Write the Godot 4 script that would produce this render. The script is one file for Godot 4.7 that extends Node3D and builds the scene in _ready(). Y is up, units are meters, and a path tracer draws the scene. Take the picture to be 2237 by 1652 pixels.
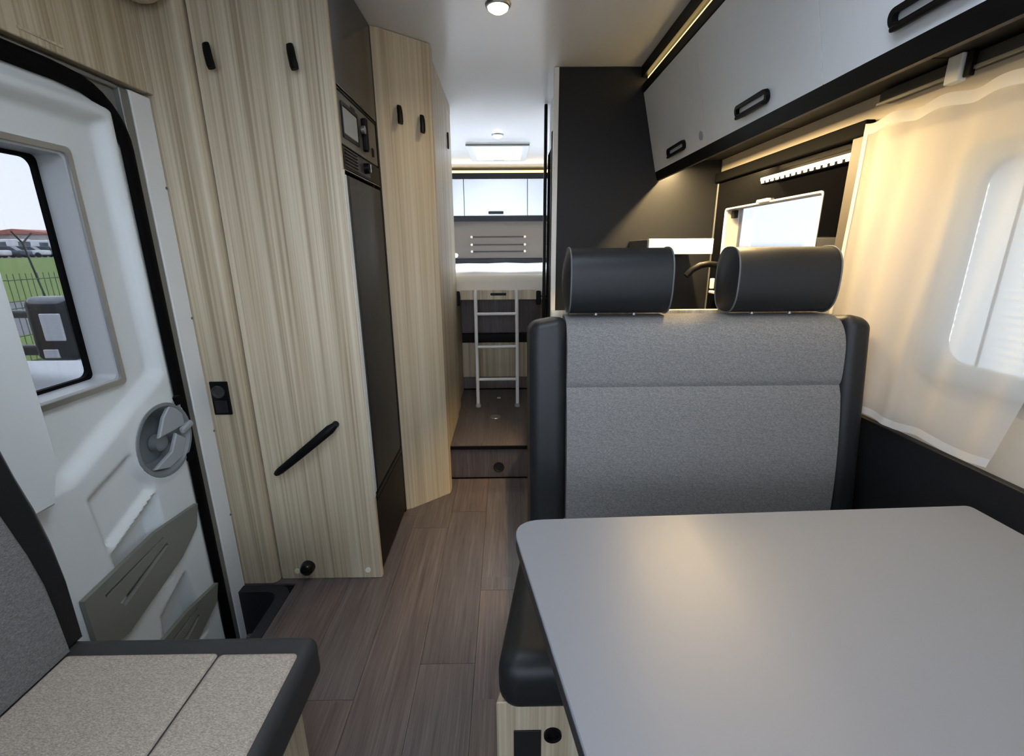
extends Node3D
# Interior of a motorhome seen from the cab towards the rear. y up, -z towards the rear, x to the right, metres.

var M := {}
var rng := RandomNumberGenerator.new()
var used := {}

# ---------------------------------------------------------------- materials
func mat(key: String, c: Color, rough := 0.6, metal := 0.0, spec := 0.5) -> StandardMaterial3D:
	var m := StandardMaterial3D.new()
	m.resource_name = key
	m.albedo_color = c
	m.roughness = rough
	m.metallic = metal
	m.metallic_specular = spec
	M[key] = m
	return m

func glow(key: String, c: Color, e: float) -> StandardMaterial3D:
	var m := mat(key, c, 0.5)
	m.emission_enabled = true
	m.emission = c
	m.emission_energy_multiplier = e
	return m

func noise(s: int, f: float, oct := 3) -> FastNoiseLite:
	var n := FastNoiseLite.new()
	n.seed = s
	n.noise_type = FastNoiseLite.TYPE_SIMPLEX_SMOOTH
	n.frequency = f
	n.fractal_octaves = oct
	return n

# streaky grain running along v; periodic along u
func grain_image(w: int, h: int, s: int, stops: Array, across: Array, along: Array, weights: Array) -> Image:
	var im := Image.create(w, h, false, Image.FORMAT_RGB8)
	var ns := []
	for k in across.size():
		ns.append(noise(s + k * 17, 1.0, 2))
	for j in h:
		for i in w:
			var a := TAU * i / w
			var t := 0.0
			for k in across.size():
				var r: float = across[k] / TAU
				t += weights[k] * ns[k].get_noise_3d(cos(a) * r, sin(a) * r, along[k] * j / h)
			t = clampf(0.5 + t, 0.0, 0.999) * (stops.size() - 1)
			var q := int(t)
			im.set_pixel(i, j, stops[q].lerp(stops[q + 1], t - q))
	return im

func fabric_image(w: int, s: int, a: Color, b: Color) -> Image:
	var im := Image.create(w, w, false, Image.FORMAT_RGB8)
	var r := RandomNumberGenerator.new()
	r.seed = s
	for j in w:
		var run := 0
		var t := 0.5
		for i in w:
			if run <= 0:
				run = r.randi_range(2, 7)
				t = r.randf()
			run -= 1
			var u := clampf(t * 0.8 + r.randf() * 0.2, 0.0, 1.0)
			im.set_pixel(i, j, a.lerp(b, u))
	return im

func tex(im: Image) -> ImageTexture:
	im.generate_mipmaps()
	return ImageTexture.create_from_image(im)

func wood(key: String, t: Texture2D, scale: Vector3, tint: Color, rough: float, offset := Vector3.ZERO) -> StandardMaterial3D:
	var m := mat(key, tint, rough)
	m.albedo_texture = t
	m.uv1_triplanar = true
	m.uv1_world_triplanar = true
	m.uv1_triplanar_sharpness = 8.0
	m.uv1_scale = scale
	m.uv1_offset = offset
	return m

func make_materials():
	var light_wood := tex(grain_image(512, 512, 5, [Color8(142, 127, 104), Color8(176, 162, 136), Color8(195, 183, 158), Color8(210, 199, 176)], [9.0, 34.0, 100.0], [0.6, 1.2, 2.4], [0.34, 0.4, 0.28]))
	wood("oak", light_wood, Vector3(1.9, 0.42, 1.9), Color(1, 1, 1), 0.45)
	wood("oak_flat", light_wood, Vector3(1.9, 0.42, 1.9), Color(0.98, 0.98, 0.975), 0.47, Vector3(0.37, 0.2, 0.61))
	var floor_wood := tex(grain_image(512, 512, 31, [Color8(71, 64, 63), Color8(86, 79, 78), Color8(98, 91, 90), Color8(113, 106, 105)], [9.0, 34.0, 130.0], [1.5, 3.0, 10.0], [0.2, 0.34, 0.4]))
	var tints := [Color(1, 0.99, 0.985), Color(0.93, 0.925, 0.925), Color(1.0, 0.965, 0.95), Color(0.97, 0.975, 0.985)]
	for k in 4:
		wood("plank_%d" % k, floor_wood, Vector3(1.6, 1.6, 0.55), tints[k], 0.38, Vector3(0.31 * k, 0.2, 0.27 * k))
	wood("riser_wood", floor_wood, Vector3(1.6, 0.55, 1.6), Color(1, 0.98, 0.97), 0.4)
	var dark_wood := tex(grain_image(256, 512, 77, [Color8(38, 38, 37), Color8(50, 50, 48), Color8(58, 57, 55), Color8(68, 67, 64)], [12.0, 40.0, 90.0], [1.2, 3.0, 6.0], [0.4, 0.5, 0.4]))
	wood("fridge_front", dark_wood, Vector3(1.9, 0.42, 1.9), Color(0.66, 0.67, 0.68), 0.45)
	wood("gloss_dark", dark_wood, Vector3(1.9, 0.42, 1.9), Color(0.6, 0.6, 0.61), 0.16)
	var weave := tex(fabric_image(256, 3, Color8(86, 86, 85), Color8(142, 141, 139)))
	var beige := tex(fabric_image(256, 9, Color8(128, 119, 108), Color8(194, 181, 166)))  # same weave in paler, warmer tones: warm light put into its colour
	for e in [["fabric", Color(1, 1, 1), 8.0, weave], ["fabric_warm_lit", Color(1, 1, 1), 7.0, beige]]:
		var m := wood(e[0], e[3], Vector3.ONE * e[2], e[1], 0.95)
		m.metallic_specular = 0.2
	mat("leather", Color8(27, 29, 31), 0.45, 0.0, 0.4)
	mat("leather_seat", Color8(50, 51, 51), 0.5, 0.0, 0.4)
	mat("piping", Color8(86, 88, 90), 0.5)
	mat("black", Color8(9, 9, 10), 0.45, 0.0, 0.3)
	mat("black_matt", Color8(14, 14, 15), 0.7)
	mat("rubber", Color8(6, 6, 7), 0.7, 0.0, 0.2)
	mat("black_gloss", Color8(8, 8, 9), 0.05)
	mat("anthracite", Color8(28, 29, 31), 0.5, 0.0, 0.35)
	mat("navy_wall", Color8(17, 19, 23), 0.6)
	mat("white_trim", Color8(222, 225, 224), 0.4)
	mat("door_white", Color8(205, 211, 211), 0.42)
	mat("ceiling_white", Color8(228, 230, 231), 0.2)
	mat("wall_white", Color8(214, 216, 215), 0.5)
	mat("cabinet_white", Color8(226, 229, 231), 0.33)
	mat("wall_beige", Color8(190, 182, 168), 0.6)
	mat("table_grey", Color8(117, 119, 124), 0.46)
	mat("table_edge", Color8(38, 39, 42), 0.4)
	mat("latch_grey", Color8(150, 157, 160), 0.42)
	mat("latch_dark", Color8(112, 119, 122), 0.45)
	mat("pocket_grey", Color8(112, 113, 106), 0.5)
	mat("steel", Color8(175, 177, 178), 0.3, 0.9)
	mat("steel_dull", Color8(128, 128, 124), 0.38, 0.5)
	mat("panel_grey", Color8(92, 91, 86), 0.4, 0.3)
	mat("bronze", Color8(84, 78, 70), 0.55)
	mat("reveal_grey", Color8(178, 181, 182), 0.4)
	mat("cassette", Color8(9, 9, 10), 0.85, 0.0, 0.2)
	mat("lower_dark", Color8(20, 19, 19), 0.5, 0.0, 0.3)
	mat("dark_grey", Color8(52, 53, 54), 0.5)
	mat("headboard", Color8(116, 110, 102), 0.8)
	mat("mattress", Color8(232, 226, 212), 0.9)
	mat("sheet", Color8(246, 246, 245), 0.9)
	mat("tray", Color8(28, 30, 36), 0.5)
	mat("cream_cap", Color8(228, 220, 200), 0.5)
	mat("cab_grey", Color8(150, 152, 154), 0.7)
	var g := mat("window_tint", Color8(16, 17, 19, 181), 0.03)
	g.transparency = BaseMaterial3D.TRANSPARENCY_ALPHA
	g = mat("kitchen_tint", Color8(14, 15, 17, 172), 0.03)
	g.transparency = BaseMaterial3D.TRANSPARENCY_ALPHA
	g = mat("clear_glass", Color8(235, 240, 240, 18), 0.02)
	g.transparency = BaseMaterial3D.TRANSPARENCY_ALPHA
	g = mat("blind", Color8(214, 224, 229), 0.9)
	g.backlight_enabled = true
	g.backlight = Color(0.3, 0.31, 0.315)
	g = mat("curtain", Color8(244, 241, 234, 140), 0.95)
	g.transparency = BaseMaterial3D.TRANSPARENCY_ALPHA
	g.backlight_enabled = true
	g.backlight = Color(1, 1, 1)
	g = mat("curtain_hem", Color8(248, 248, 246, 225), 0.95)
	g.transparency = BaseMaterial3D.TRANSPARENCY_ALPHA
	g.backlight_enabled = true
	g.backlight = Color(1, 1, 1)
	glow("led_warm", Color(1.0, 0.86, 0.56), 2.2)
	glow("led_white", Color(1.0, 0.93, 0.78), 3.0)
	glow("bulb", Color(1.0, 0.92, 0.78), 5.0)
	# outside
	mat("asphalt", Color8(120, 120, 126), 0.9)
	mat("grass_flat", Color8(112, 134, 62), 0.95)
	mat("van_white", Color8(222, 225, 230), 0.3)
	mat("van_black", Color8(20, 20, 22), 0.4)
	mat("van_glass", Color8(70, 80, 88), 0.05)
	mat("mirror_silver", Color8(226, 228, 232), 0.25)
	mat("brick_red", Color8(186, 118, 104), 0.85)
	mat("plaster", Color8(196, 190, 186), 0.85)
	mat("fence_wire", Color8(70, 92, 66), 0.6)
	mat("car_blue", Color8(70, 84, 104), 0.3)
	mat("car_grey", Color8(122, 126, 132), 0.3)

# ---------------------------------------------------------------- mesh helpers
# triangles (clockwise seen from outside) -> mesh with creased normals
func finish(tris: PackedVector3Array, crease := 35.0) -> ArrayMesh:
	var at := {}
	var fn := PackedVector3Array()
	for t in range(0, tris.size(), 3):
		var n := (tris[t + 2] - tris[t]).cross(tris[t + 1] - tris[t])
		fn.append(n)
		for k in 3:
			var key := Vector3i((tris[t + k] * 20000.0).round())
			if not at.has(key):
				at[key] = PackedInt32Array()
			at[key].append(t / 3)
	var nn := PackedVector3Array()
	nn.resize(tris.size())
	var lim := cos(deg_to_rad(crease))
	for t in range(0, tris.size(), 3):
		var own := fn[t / 3].normalized()
		for k in 3:
			var s := Vector3.ZERO
			for f in at[Vector3i((tris[t + k] * 20000.0).round())]:
				if fn[f].normalized().dot(own) >= lim:
					s += fn[f]
			nn[t + k] = s.normalized() if s.length() > 1e-14 else own
	var a := []
	a.resize(Mesh.ARRAY_MAX)
	a[Mesh.ARRAY_VERTEX] = tris
	a[Mesh.ARRAY_NORMAL] = nn
	var m := ArrayMesh.new()
	m.add_surface_from_arrays(Mesh.PRIMITIVE_TRIANGLES, a)
	return m

func quad(t: PackedVector3Array, a: Vector3, b: Vector3, c: Vector3, d: Vector3):
	for v in [a, b, c, a, c, d]:
		t.append(v)

# plain box triangles
func box_tris(lo: Vector3, hi: Vector3) -> PackedVector3Array:
	var t := PackedVector3Array()
	var p := func(i, j, k): return Vector3(hi.x if i else lo.x, hi.y if j else lo.y, hi.z if k else lo.z)
	quad(t, p.call(0, 1, 1), p.call(1, 1, 1), p.call(1, 0, 1), p.call(0, 0, 1))
	quad(t, p.call(1, 1, 0), p.call(0, 1, 0), p.call(0, 0, 0), p.call(1, 0, 0))
	quad(t, p.call(1, 1, 1), p.call(1, 1, 0), p.call(1, 0, 0), p.call(1, 0, 1))
	quad(t, p.call(0, 1, 0), p.call(0, 1, 1), p.call(0, 0, 1), p.call(0, 0, 0))
	quad(t, p.call(0, 1, 0), p.call(1, 1, 0), p.call(1, 1, 1), p.call(0, 1, 1))
	quad(t, p.call(0, 0, 1), p.call(1, 0, 1), p.call(1, 0, 0), p.call(0, 0, 0))
	return t

# several boxes as one mesh: [[lo, hi], ...]
func boxes(list: Array) -> ArrayMesh:
	var t := PackedVector3Array()
	for b in list:
		t.append_array(box_tris(b[0], b[1]))
	return finish(t, 20.0)

var rcache := {}
# rounded box centred on the origin
func rbox(size: Vector3, r: float, seg := 3, bend = null) -> ArrayMesh:
	var key := "%s %s %s" % [size, r, seg]
	if rcache.has(key) and bend == null:
		return rcache[key]
	var h := size / 2.0
	r = minf(r, minf(h.x, minf(h.y, h.z)) * 0.999)
	var lines := []
	for ax in 3:
		var l := []
		for k in seg + 1:
			l.append(-h[ax] + r - r * tan(PI / 4 * (1.0 - float(k) / seg)))
		var mids := 1
		if bend != null:
			mids = 10
		for k in range(1, mids):
			l.append(lerpf(-h[ax] + r, h[ax] - r, float(k) / mids))
		for k in range(seg, -1, -1):
			l.append(h[ax] - r + r * tan(PI / 4 * (1.0 - float(k) / seg)))
		lines.append(l)
	var v := PackedVector3Array()
	var nn := PackedVector3Array()
	var idx := PackedInt32Array()
	for ax in 3:
		for s in [-1.0, 1.0]:
			var u: int = (ax + 1) % 3
			var w: int = (ax + 2) % 3
			var base := v.size()
			for i in lines[u].size():
				for j in lines[w].size():
					var p := Vector3.ZERO
					p[ax] = s * h[ax]
					p[u] = lines[u][i]
					p[w] = lines[w][j]
					var inner := p.clamp(-h + Vector3.ONE * r, h - Vector3.ONE * r)
					var n := (p - inner).normalized()
					v.append(inner + n * r)
					nn.append(n)
			var nw: int = lines[w].size()
			for i in lines[u].size() - 1:
				for j in nw - 1:
					var a = base + i * nw + j
					var q := [a, a + nw, a + nw + 1, a, a + nw + 1, a + 1]
					if s > 0:
						q = [a, a + nw + 1, a + nw, a, a + 1, a + nw + 1]
					for k in q:
						idx.append(k)
	if bend != null:
		var t := PackedVector3Array()
		for k in idx:
			t.append(bend.call(v[k]))
		return finish(t, 60.0)
	var arr := []
	arr.resize(Mesh.ARRAY_MAX)
	arr[Mesh.ARRAY_VERTEX] = v
	arr[Mesh.ARRAY_NORMAL] = nn
	arr[Mesh.ARRAY_INDEX] = idx
	var m := ArrayMesh.new()
	m.add_surface_from_arrays(Mesh.PRIMITIVE_TRIANGLES, arr)
	rcache[key] = m
	return m

func inset(poly: PackedVector2Array, d: float) -> PackedVector2Array:
	var out := PackedVector2Array()
	var n := poly.size()
	for i in n:
		var a := (poly[i] - poly[(i + n - 1) % n]).normalized()
		var b := (poly[(i + 1) % n] - poly[i]).normalized()
		var na := Vector2(-a.y, a.x)
		var nb := Vector2(-b.y, b.x)
		var m := (na + nb)
		m = m / maxf(m.length_squared(), 0.3) * 2.0
		out.append(poly[i] + m * d)
	return out

# polygon in (x, y), extruded from z = 0 to z = -depth with bevelled rims
func prism_tris(poly: PackedVector2Array, depth: float, bevel := 0.0) -> PackedVector3Array:
	if Geometry2D.is_polygon_clockwise(poly):
		poly = poly.duplicate()
		poly.reverse()
	var rings := [[poly, 0.0], [poly, -depth]]
	if bevel > 0.0:
		var ins := inset(poly, bevel)
		rings = [[ins, 0.0], [poly, -bevel], [poly, -depth + bevel], [ins, -depth]]
	var t := PackedVector3Array()
	var n := poly.size()
	for k in rings.size() - 1:
		for i in n:
			var j := (i + 1) % n
			var a: Vector2 = rings[k][0][i]
			var b: Vector2 = rings[k][0][j]
			var c: Vector2 = rings[k + 1][0][j]
			var d: Vector2 = rings[k + 1][0][i]
			quad(t, Vector3(a.x, a.y, rings[k][1]), Vector3(b.x, b.y, rings[k][1]), Vector3(c.x, c.y, rings[k + 1][1]), Vector3(d.x, d.y, rings[k + 1][1]))
	var cap: PackedVector2Array = rings[0][0]
	var ids := Geometry2D.triangulate_polygon(cap)
	for i in range(0, ids.size(), 3):
		var p := [cap[ids[i]], cap[ids[i + 1]], cap[ids[i + 2]]]
		if (p[1] - p[0]).cross(p[2] - p[0]) > 0:
			p = [p[0], p[2], p[1]]
		for q in p:
			t.append(Vector3(q.x, q.y, 0))
		for q in [p[0], p[2], p[1]]:
			t.append(Vector3(q.x, q.y, -depth))
	return t

func prism(poly: Array, depth: float, bevel := 0.0, crease := 35.0) -> ArrayMesh:
	return finish(prism_tris(PackedVector2Array(poly), depth, bevel), crease)

func moved(t: PackedVector3Array, x: Transform3D) -> PackedVector3Array:
	var o := PackedVector3Array()
	for v in t:
		o.append(x * v)
	return o

# rounded rectangle outline; r may be [bl, br, tr, tl]
func rrect(x0: float, y0: float, x1: float, y1: float, r, seg := 6) -> PackedVector2Array:
	var rr: Array = r if r is Array else [r, r, r, r]
	var o := PackedVector2Array()
	var cs := [Vector2(x0 + rr[0], y0 + rr[0]), Vector2(x1 - rr[1], y0 + rr[1]), Vector2(x1 - rr[2], y1 - rr[2]), Vector2(x0 + rr[3], y1 - rr[3])]
	for k in 4:
		for i in seg + 1:
			var a := PI + k * PI / 2 + PI / 2 * i / seg
			o.append(cs[k] + Vector2(cos(a), sin(a)) * rr[k])
	return o

# flat ring between two outlines of equal count, extruded 0..-depth
func ring(outer: PackedVector2Array, inner: PackedVector2Array, depth: float, crease := 35.0) -> ArrayMesh:
	var t := PackedVector3Array()
	var n := outer.size()
	var z := func(p: Vector2, d: float): return Vector3(p.x, p.y, d)
	for i in n:
		var j := (i + 1) % n
		quad(t, z.call(outer[i], 0.0), z.call(inner[i], 0.0), z.call(inner[j], 0.0), z.call(outer[j], 0.0))
		quad(t, z.call(outer[j], -depth), z.call(inner[j], -depth), z.call(inner[i], -depth), z.call(outer[i], -depth))
		quad(t, z.call(outer[j], 0.0), z.call(outer[j], -depth), z.call(outer[i], -depth), z.call(outer[i], 0.0))
		quad(t, z.call(inner[i], 0.0), z.call(inner[i], -depth), z.call(inner[j], -depth), z.call(inner[j], 0.0))
	return finish(t, crease)

# tube along points; r may be a number or a list; squash flattens along the second frame axis
func tube(pts: Array, r, sides := 10, squash := 1.0, upv := Vector3.UP, closed := false) -> ArrayMesh:
	var t := PackedVector3Array()
	var rings := []
	var n := pts.size()
	for i in n:
		var d: Vector3
		if closed:
			d = (pts[(i + 1) % n] - pts[(i + n - 1) % n]).normalized()
		else:
			d = (pts[mini(i + 1, n - 1)] - pts[maxi(i - 1, 0)]).normalized()
		var a := d.cross(upv)
		if a.length() < 0.01:
			a = d.cross(Vector3.RIGHT)
		a = a.normalized()
		var b := a.cross(d).normalized()
		var rad: float = r[i] if r is Array else r
		var rg := []
		for k in sides:
			var q := TAU * k / sides
			rg.append(pts[i] + (a * cos(q) + b * sin(q) * squash) * rad)
		rings.append(rg)
	var m := n if closed else n - 1
	for i in m:
		var w: Array = rings[(i + 1) % n]
		for k in sides:
			var l := (k + 1) % sides
			quad(t, rings[i][k], rings[i][l], w[l], w[k])
	if not closed:
		for k in sides:
			var l := (k + 1) % sides
			for v in [pts[0], rings[0][l], rings[0][k]]:
				t.append(v)
			for v in [pts[n - 1], rings[n - 1][k], rings[n - 1][l]]:
				t.append(v)
	return finish(t, 50.0)

# profile of (radius, height) turned about y
func lathe(profile: Array, sides := 24, crease := 40.0) -> ArrayMesh:
	var t := PackedVector3Array()
	for i in profile.size() - 1:
		for k in sides:
			var a := TAU * k / sides
			var b := TAU * (k + 1) / sides
			var p: Vector2 = profile[i]
			var q: Vector2 = profile[i + 1]
			quad(t, Vector3(cos(a) * p.x, p.y, sin(a) * p.x), Vector3(cos(b) * p.x, p.y, sin(b) * p.x), Vector3(cos(b) * q.x, q.y, sin(b) * q.x), Vector3(cos(a) * q.x, q.y, sin(a) * q.x))
	# drop slivers at the axis
	var o := PackedVector3Array()
	for i in range(0, t.size(), 3):
		if (t[i + 1] - t[i]).cross(t[i + 2] - t[i]).length() > 1e-12:
			for k in 3:
				o.append(t[i + k])
	# outward facing when the profile runs upwards
	return finish(o, crease)

# smooth sheet: f(u, v) -> Vector3, u and v in 0..1; thickness along the normal gives it a back
func sheet(nu: int, nv: int, f: Callable, thick := 0.0, crease := 70.0) -> ArrayMesh:
	var p := []
	for i in nu + 1:
		var row := []
		for j in nv + 1:
			row.append(f.call(float(i) / nu, float(j) / nv))
		p.append(row)
	var t := PackedVector3Array()
	for i in nu:
		for j in nv:
			quad(t, p[i][j], p[i + 1][j], p[i + 1][j + 1], p[i][j + 1])
	return finish(t, crease)

# ---------------------------------------------------------------- objects
func numbered(called: String) -> String:
	if not used.has(called):
		used[called] = 0
		return called
	used[called] += 1
	return "%s_%03d" % [called, used[called]]

func tag(o: Node3D, label: String, category: String, group := "", kind := ""):
	if label: o.set_meta("label", label)
	if category: o.set_meta("category", category)
	if group: o.set_meta("group", group)
	if kind: o.set_meta("kind", kind)
	return o

func thing(called: String, label: String, category: String, at := Vector3.ZERO, group := "", kind := "") -> Node3D:
	var o := Node3D.new()
	o.name = numbered(called)
	add_child(o)
	o.position = at
	tag(o, label, category, group, kind)
	return o

func struct(called: String, label: String, category: String, mesh: Mesh = null, m: Material = null) -> Node3D:
	var o: Node3D
	if mesh:
		o = MeshInstance3D.new()
		o.mesh = mesh
		o.material_override = m
	else:
		o = Node3D.new()
	o.name = numbered(called)
	add_child(o)
	tag(o, label, category, "", "structure")
	return o

func part(called: String, mesh: Mesh, m: Material, parent: Node3D, at := Vector3.ZERO, rot := Vector3.ZERO, label := "") -> MeshInstance3D:
	var o := MeshInstance3D.new()
	o.name = called
	o.mesh = mesh
	o.material_override = m
	parent.add_child(o, true)
	o.position = at
	o.rotation = rot
	if label: o.set_meta("label", label)
	return o

func one(called: String, mesh: Mesh, m: Material, at: Vector3, label: String, category: String, group := "", rot := Vector3.ZERO) -> MeshInstance3D:
	var o := MeshInstance3D.new()
	o.name = numbered(called)
	o.mesh = mesh
	o.material_override = m
	add_child(o)
	o.position = at
	o.rotation = rot
	tag(o, label, category, group)
	return o

func span(lo: Vector3, hi: Vector3) -> ArrayMesh:
	return boxes([[lo, hi]])

# part that fills a box given in world coordinates, with rounded edges (parent must be unrotated)
func rpart(called: String, lo: Vector3, hi: Vector3, r: float, m: Material, parent: Node3D, label := "") -> MeshInstance3D:
	return part(called, rbox(hi - lo, r, 2), m, parent, (lo + hi) / 2.0 - parent.position, Vector3.ZERO, label)

# plan outline of (x, distance towards the rear) raised from y0 to y1, in world coordinates
func foot(plan: Array, y0: float, y1: float, crease := 35.0, bevel := 0.0) -> ArrayMesh:
	return finish(moved(prism_tris(PackedVector2Array(plan), y1 - y0, bevel), Transform3D(Basis(Vector3.RIGHT, Vector3(0, 0, -1), Vector3(0, 1, 0)), Vector3(0, y1, 0))), crease)

# section outline of (x, y) run from z0 towards the rear to z1 (z1 < z0), in world coordinates
func run(section: Array, z0: float, z1: float, crease := 35.0, bevel := 0.0) -> ArrayMesh:
	return finish(moved(prism_tris(PackedVector2Array(section), z0 - z1, bevel), Transform3D(Basis(), Vector3(0, 0, z0))), crease)

# section outline of (z, y) run from x0 to x1, in world coordinates
func cross(section: Array, x0: float, x1: float, crease := 35.0, bevel := 0.0) -> ArrayMesh:
	var s := PackedVector2Array()
	for p in section:
		s.append(Vector2(-p.x, p.y))
	return finish(moved(prism_tris(s, x1 - x0, bevel), Transform3D(Basis(Vector3(0, 0, -1), Vector3.UP, Vector3.RIGHT), Vector3(x1, 0, 0))), crease)

# ---------------------------------------------------------------- scene
func _ready():
	rng.seed = 11
	# camera
	var cam = Camera3D.new()
	cam.name = "camera"
	add_child(cam)
	cam.transform = Transform3D(Basis(Vector3(0.99989163, -0.0068883, 0.01301098), Vector3(0.01014458, 0.96284688, -0.26985733), Vector3(-0.01066872, 0.26996008, 0.96281241)), Vector3(0, 1.2, 0))
	cam.fov = 79.16
	cam.near = 0.02
	cam.far = 400.0
	cam.current = true
	# overcast sky, exposure
	var env = Environment.new()
	var sky = Sky.new()
	var ps = ProceduralSkyMaterial.new()
	ps.sky_top_color = Color(0.86, 0.91, 0.985)
	ps.sky_horizon_color = Color(0.9, 0.93, 0.985)
	ps.sky_curve = 0.3
	ps.ground_bottom_color = Color(0.34, 0.35, 0.35)
	ps.ground_horizon_color = Color(0.5, 0.51, 0.52)
	ps.energy_multiplier = 11.0
	sky.sky_material = ps
	env.background_mode = Environment.BG_SKY
	env.sky = sky
	env.ambient_light_source = Environment.AMBIENT_SOURCE_DISABLED
	env.reflected_light_source = Environment.REFLECTION_SOURCE_SKY
	env.tonemap_mode = Environment.TONE_MAPPER_LINEAR
	env.tonemap_exposure = 1.25
	env.sdfgi_enabled = true
	env.ssao_enabled = true
	env.ssil_enabled = true
	var we = WorldEnvironment.new()
	we.name = "world_environment"
	we.environment = env
	add_child(we)

	make_materials()
	build_shell()
	build_entry_door()
	build_tower()
	build_rear()
	build_right_side()
	build_bench()
	build_side_seat()
	build_table()
	build_cab_seats()
	build_lamps()
	build_outside()

# ---------------------------------------------------------------- room shell
func build_shell():
	# floor slab and its planks
	var fl = struct("floor", "dark brown wood plank floor of the aisle", "floor", boxes([
		[Vector3(-0.80, -0.08, -2.26), Vector3(1.06, -0.008, 1.9)],
		[Vector3(-1.06, -0.08, -5.15), Vector3(1.06, -0.01, -2.26)],
		[Vector3(-1.06, -0.08, -0.78), Vector3(-0.80, -0.008, 1.9)],
		[Vector3(-1.06, -0.08, -2.26), Vector3(-0.80, -0.008, -1.455)]]), M.black_matt)
	var w = 0.165
	var lanes = {-4: [-0.4, -1.62], -3: [-0.987, -1.9], -2: [-0.55, -1.8], -1: [-1.097, -1.93], 0: [-0.35, -1.404], 1: [-0.9, -1.7]}
	var k = 0
	for lane in range(-6, 7):
		var x0 = -0.105 + lane * w
		var x1 = x0 + w
		x0 = maxf(x0, -1.05)
		x1 = minf(x1, 1.05)
		if x1 - x0 < 0.01:
			continue
		var cuts: Array = [-2.255] + (lanes[lane] if lanes.has(lane) else [-0.3 - 0.37 * (posmod(lane * 5, 3)), -1.5 - 0.2 * posmod(lane, 3)]) + [1.0, 1.88]
		cuts.sort()
		for i in cuts.size() - 1:
			var za: float = cuts[i]
			var zb: float = cuts[i + 1]
			var lo = Vector3(x0 + 0.0006, -0.008, za + 0.0006)
			var hi = Vector3(x1 - 0.0006, 0.0, zb - 0.0006)
			k += 1
			var m: Material = M["plank_%d" % ((k * 7 + lane + 12) % 4)]
			if lo.x < -0.80:
				# the step well cuts these boards
				for r in [[-2.255, -1.455], [-0.78, 1.88]]:
					var z0 = maxf(lo.z, r[0])
					var z1 = minf(hi.z, r[1])
					if z1 - z0 > 0.02:
						part("plank", span(Vector3(lo.x, lo.y, z0), Vector3(hi.x, 0, z1)), m, fl)
				if hi.x > -0.79 and hi.z > -1.455 and lo.z < -0.78:
					part("plank", span(Vector3(-0.7995, lo.y, maxf(lo.z, -1.455)), Vector3(hi.x, 0, minf(hi.z, -0.78))), m, fl)
			else:
				part("plank", span(lo, hi), m, fl)
	# ceiling with two roof hatch openings
	var cy = 1.99
	var ct = 2.06
	var holes = [[-0.25, 0.14, -4.48, -3.95], [-0.38, 0.38, -0.75, -0.15]]
	var list = []
	var zs = [-5.2, -4.48, -3.95, -0.75, -0.15, 1.95]
	for i in zs.size() - 1:
		var hole = null
		for h in holes:
			if absf(h[2] - zs[i]) < 0.001 and absf(h[3] - zs[i + 1]) < 0.001:
				hole = h
		if hole:
			list.append([Vector3(-1.1, cy, zs[i]), Vector3(hole[0], ct, zs[i + 1])])
			list.append([Vector3(hole[1], cy, zs[i]), Vector3(1.1, ct, zs[i + 1])])
		else:
			list.append([Vector3(-1.1, cy, zs[i]), Vector3(1.1, ct, zs[i + 1])])
	struct("ceiling", "smooth pale grey glossy ceiling panel", "ceiling", boxes(list), M.ceiling_white)
	# left wall: door opening z -1.37..-0.55 up to 1.61, cab side window further forward
	struct("wall_left", "white side wall around the entrance door", "wall", boxes([
		[Vector3(-1.1, -0.3, -3.3), Vector3(-1.03, 1.99, -1.372)],
		[Vector3(-1.1, -0.3, -4.6), Vector3(-1.03, 1.2, -3.3)],
		[Vector3(-1.1, 1.62, -4.6), Vector3(-1.03, 1.99, -3.3)],
		[Vector3(-1.1, -0.3, -5.2), Vector3(-1.03, 1.99, -4.6)],
		[Vector3(-1.1, 1.61, -1.372), Vector3(-1.03, 1.99, -0.5)],
		[Vector3(-1.1, -0.3, -0.5), Vector3(-1.03, 1.99, 0.45)],
		[Vector3(-1.1, -0.3, 0.45), Vector3(-1.03, 0.95, 1.35)],
		[Vector3(-1.1, 1.6, 0.45), Vector3(-1.03, 1.99, 1.35)],
		[Vector3(-1.1, -0.3, 1.35), Vector3(-1.03, 1.99, 1.95)],
		[Vector3(-1.1, -0.3, -1.372), Vector3(-1.03, -0.22, -0.5)]]), M.wall_white)
	# right wall: kitchen window and dinette window openings
	struct("wall_right", "pale wall with two side windows above the dinette and kitchen", "wall", boxes([
		[Vector3(1.03, -0.1, -3.3), Vector3(1.1, 1.99, -2.23)],
		[Vector3(1.03, -0.1, -4.6), Vector3(1.1, 1.2, -3.3)],
		[Vector3(1.03, 1.62, -4.6), Vector3(1.1, 1.99, -3.3)],
		[Vector3(1.03, -0.1, -5.2), Vector3(1.1, 1.99, -4.6)],
		[Vector3(1.03, -0.1, -2.23), Vector3(1.1, 0.99, -1.555)],
		[Vector3(1.03, 1.375, -2.23), Vector3(1.1, 1.99, -1.555)],
		[Vector3(1.03, -0.1, -1.555), Vector3(1.1, 1.99, -1.08)],
		[Vector3(1.03, -0.1, -1.08), Vector3(1.1, 0.92, -0.3)],
		[Vector3(1.03, 1.39, -1.08), Vector3(1.1, 1.99, -0.3)],
		[Vector3(1.03, -0.1, -0.3), Vector3(1.1, 1.99, 0.45)],
		[Vector3(1.03, -0.1, 0.45), Vector3(1.1, 0.95, 1.35)],
		[Vector3(1.03, 1.6, 0.45), Vector3(1.1, 1.99, 1.35)],
		[Vector3(1.03, -0.1, 1.35), Vector3(1.1, 1.99, 1.95)]]), M.wall_beige)
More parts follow.
